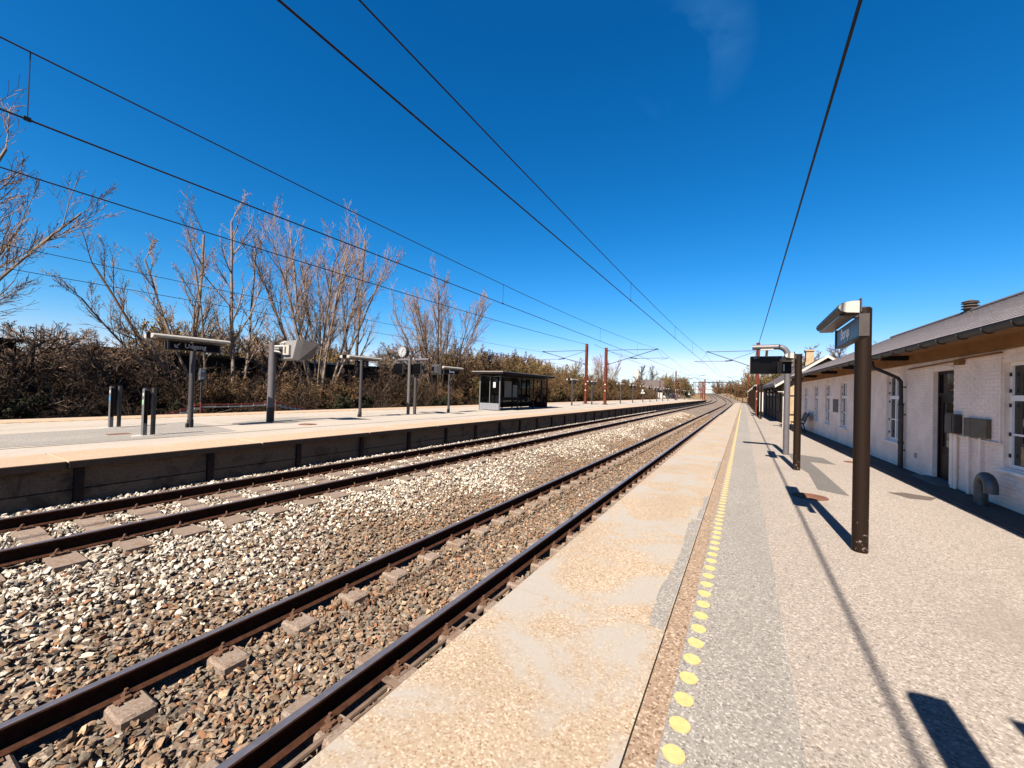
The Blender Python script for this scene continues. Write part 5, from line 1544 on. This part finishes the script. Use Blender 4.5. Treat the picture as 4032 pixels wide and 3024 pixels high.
tree('broad_a', 'bare_tree', -26.8, 18.6, -.1, 1.02, .4, 'tallest broad leafless tree standing behind the turned-away screen and clock')
tree('slender_b', 'bare_tree', -27.2, 13.0, -.1, .93, .3, 'slim forked leafless tree, right of the leaning one, its tip above all on the left')
tree('slender_a', 'bare_tree', -27.5, 11.0, -.1, .83, 1.2, 'slim single-stemmed leafless tree directly above the exit sign')
tree('leaning', 'bare_tree', -26.8, 11.3, -.1, .86, .0, 'several leafless stems leaning left over the exit sign')
tree('slender_b', 'bare_tree', -28.5, 23.2, -.1, 1.12, 2.2, 'slim leafless tree at the right flank of the tallest broad tree')
tree('broad_b', 'bare_tree', -27.0, 32.0, -.1, 1.22, 1.0, 'vase-shaped leafless tree behind the shelter and the Borup lamp post')
tree('broad_c', 'bare_tree', -25.2, .4, -.1, 1.0, 3.6, 'big leafless tree reaching in from beyond the left edge of the picture')
for i, (x, y, s, rz) in enumerate([(-27.0, 4.9, 1.02, .2), (-26.4, 7.6, .95, 1.9), (-28.0, 9.6, .92, 4.0), (-27.5, 2.6, .9, 2.8), (-30, 6.4, 1.05, 3.3)]):
    tree('gnarled_%s' % 'ab'[i % 2], 'gnarled_tree', x, y, -.1, s, rz, ['low twisted tree at the far left with yellow growth showing behind it', 'low twisted tree just left of the ticket validators', 'low twisted tree under the leaning stems', 'low twisted tree at the very left edge', 'low twisted tree farther back over the sheds'][i], group='low twisted trees on the left')
tree('gnarled_b', 'gnarled_tree', -26.6, 15.2, -.1, 1.35, .9, 'dense small dark tree left of the tallest broad tree')
tree('gnarled_a', 'gnarled_tree', -27.5, 28.2, -.1, 1.45, 2.9, 'dense small dark tree behind the clock')
tree('broad_b', 'bare_tree', -27.0, 88, -.1, .95, 2.2, 'lone leafless tree behind the right red mast')
tree('wood_b', 'bare_tree', -34.5, 165, .5, 1.5, 1.2, 'reddish birch beside the white chimney stack')
tree('wood_a', 'bare_tree', -21.5, 175, .6, 1.0, 1.2, 'round golden tree beyond the end of the island platform')
rt = random.Random(31)
SH = 'leafless shrubs of the tangled hedge behind the island platform'
# tangled hedge in front of the sheds
y = -7.0
while y < 38:
    for (x0, keys, s0, s1) in ((-23.6, ('ivy_a', 'ivy_b', 'shrub_a', 'shrub_c'), .5, .75), (-24.6, ('shrub_a', 'shrub_c', 'dry_a'), .65, .95), (-25.6, ('shrub_a', 'shrub_b', 'shrub_c', 'dry_b'), .75, 1.05), (-26.8, ('shrub_b', 'shrub_c', 'dry_a'), .8, 1.1)):
        k = rt.choice(keys); s = rt.uniform(s0, s1) * (.62 if k.startswith('brush') else 1)
        yy = y + rt.uniform(-.6, .6)
        tree(k, 'shrub', x0 + rt.uniform(-.4, .4), yy, verge_z(x0, yy) - .05, s, rt.uniform(0, 6.2), 'one of the tangled leafless shrubs in the dark hedge behind the island platform', 'shrub', SH)
    y += 1.55
# gold growth seen through the gap between the sheds
for (x, y_) in ((-31, 5.2), (-33, 6.0), (-34, 4.6), (-37, 6.5)):
    tree('olive_a', 'shrub', x, y_, -.1, .62, rt.uniform(0, 6), 'one of the yellow-green bushes in the gap between the sheds', 'shrub', 'yellow bushes behind the hedge')
for i in range(44):
    y = -6 + 56 * (i / 44) + rt.uniform(-1, 1); x = -38.5 - rt.uniform(0, 9)
    tree(rt.choice(('wood_a', 'wood_a', 'wood_b')), 'wood_tree', x, y, -.1, rt.uniform(.62, .88) * (.62 if y < 13 else 1), rt.uniform(0, 6), 'one of the golden brown trees filling the background behind the sheds', 'tree', 'background trees behind the sheds')
# denser brown brush and light woodland to the right of the shelter
BR = 'one of the brown brushwood bushes right of the shelter'
y = 35.0
while y < 134:
    h = float(np.interp(y, [35, 50, 70, 90, 110, 134], [.95, 1.05, .95, .95, .85, .72]))
    for x0 in (-23.8, -25.6):
        k = rt.choice(('brush_a', 'brush_b', 'brush_c', 'olive_a', 'brush_b'))
        s = h * rt.uniform(.75, 1.05) * (.62 if x0 > -24 else 1.0)
        tree(k, 'shrub', x0 + rt.uniform(-.6, .6), y + rt.uniform(-.7, .7), -.15, s, rt.uniform(0, 6.2), BR, 'shrub', 'brushwood behind the island platform')
    y += 1.7 + y * .012
WD = 'one of the light leafless trees of the small wood right of the shelter'
for i in range(26):
    y = 38 + 36 * (i / 26) + rt.uniform(-1, 1); x = -28.5 - rt.uniform(0, 6)
    tree(rt.choice(('wood_a', 'wood_b', 'wood_a')), 'wood_tree', x, y, -.1, rt.uniform(.72, .92), rt.uniform(0, 6), WD, 'tree', 'small wood behind the island platform')
for i in range(16):
    y = 78 + 60 * (i / 16) + rt.uniform(-1, 1); x = -29 - rt.uniform(0, 7)
    tree(rt.choice(('wood_b', 'wood_a')), 'wood_tree', x, y, -.1, rt.uniform(.5, .68), rt.uniform(0, 6), 'one of the low far trees between the red masts and the dark-roofed house', 'tree', 'far trees on the left')
# trees on both sides of the curve and behind the brick building
for i in range(60):
    y = 138 + 170 * (i / 60) + rt.uniform(-3, 3); dx, dz = bend(min(y, 320))
    x = (rt.uniform(-34, -17) if i % 2 else rt.uniform(3.0, 12)) + dx
    tree(rt.choice(('wood_a', 'wood_b', 'brush_c', 'olive_a')), 'wood_tree', x, y, -.6 + dz * .8, rt.uniform(.8, 1.2), rt.uniform(0, 6), 'one of the distant brown trees lining the curve of the tracks', 'tree', 'trees lining the curve')
for i in range(12):
    y = 300 + i * 9; tree(rt.choice(('wood_a', 'wood_b')), 'wood_tree', -75 + i * 9.5, y, 1.5, 1.25, rt.uniform(0, 6), 'one of the farthest brown trees at the end of the line', 'tree', 'trees at the end of the line')
for (k, x, y, s) in (('olive_a', 4.2, 58, 1.0), ('wood_b', 5.5, 63, .9), ('olive_b', 4.6, 70, 1.2), ('wood_a', 5.0, 80, 1.0), ('wood_b', 4.0, 92, 1.0), ('olive_a', 3.4, 104, 1.1), ('wood_a', 3.4, 114, 1.05), ('brush_a', 3.0, 122, 1.1), ('olive_b', 2.6, 128, 1.0), ('brush_b', 2.4, 136, 1.1), ('wood_b', 9.5, 60, 1.0), ('wood_b', 13, 52, .95)):
    tree(k, 'wood_tree', x, y, -.2, s, rt.uniform(0, 6), 'one of the trees and bushes behind the brick building on the right', 'tree', 'trees behind the brick building')
# bare gnarled stems poking out in front of the brush
for (y, a, Ln, lab) in ((33.5, .55, 2.6, 'pale dead branch leaning right in the brush beside the shelter'), (60, .4, 2.2, 'pale dead branch in the brush between the red masts')):
    t = empty('dead_branch', (-22.9, y, -.2)); tag(t, lab, 'branch')
    mb = MB(); mb.tube([(0, 0, 0), (0, .25 * Ln, .4 * Ln), (.05, .42 * Ln, .75 * Ln), (0, .62 * Ln, Ln)], [.06, .05, .035, .015], 7); sbuild(mb, 'stem', 'bark_pale', t)
    mb = MB(); mb.tube([(0, .3 * Ln, .48 * Ln), (.1, .2 * Ln, .7 * Ln), (.1, .15 * Ln, .85 * Ln)], [.03, .02, .01], 6); sbuild(mb, 'side_shoot', 'bark_pale', t)
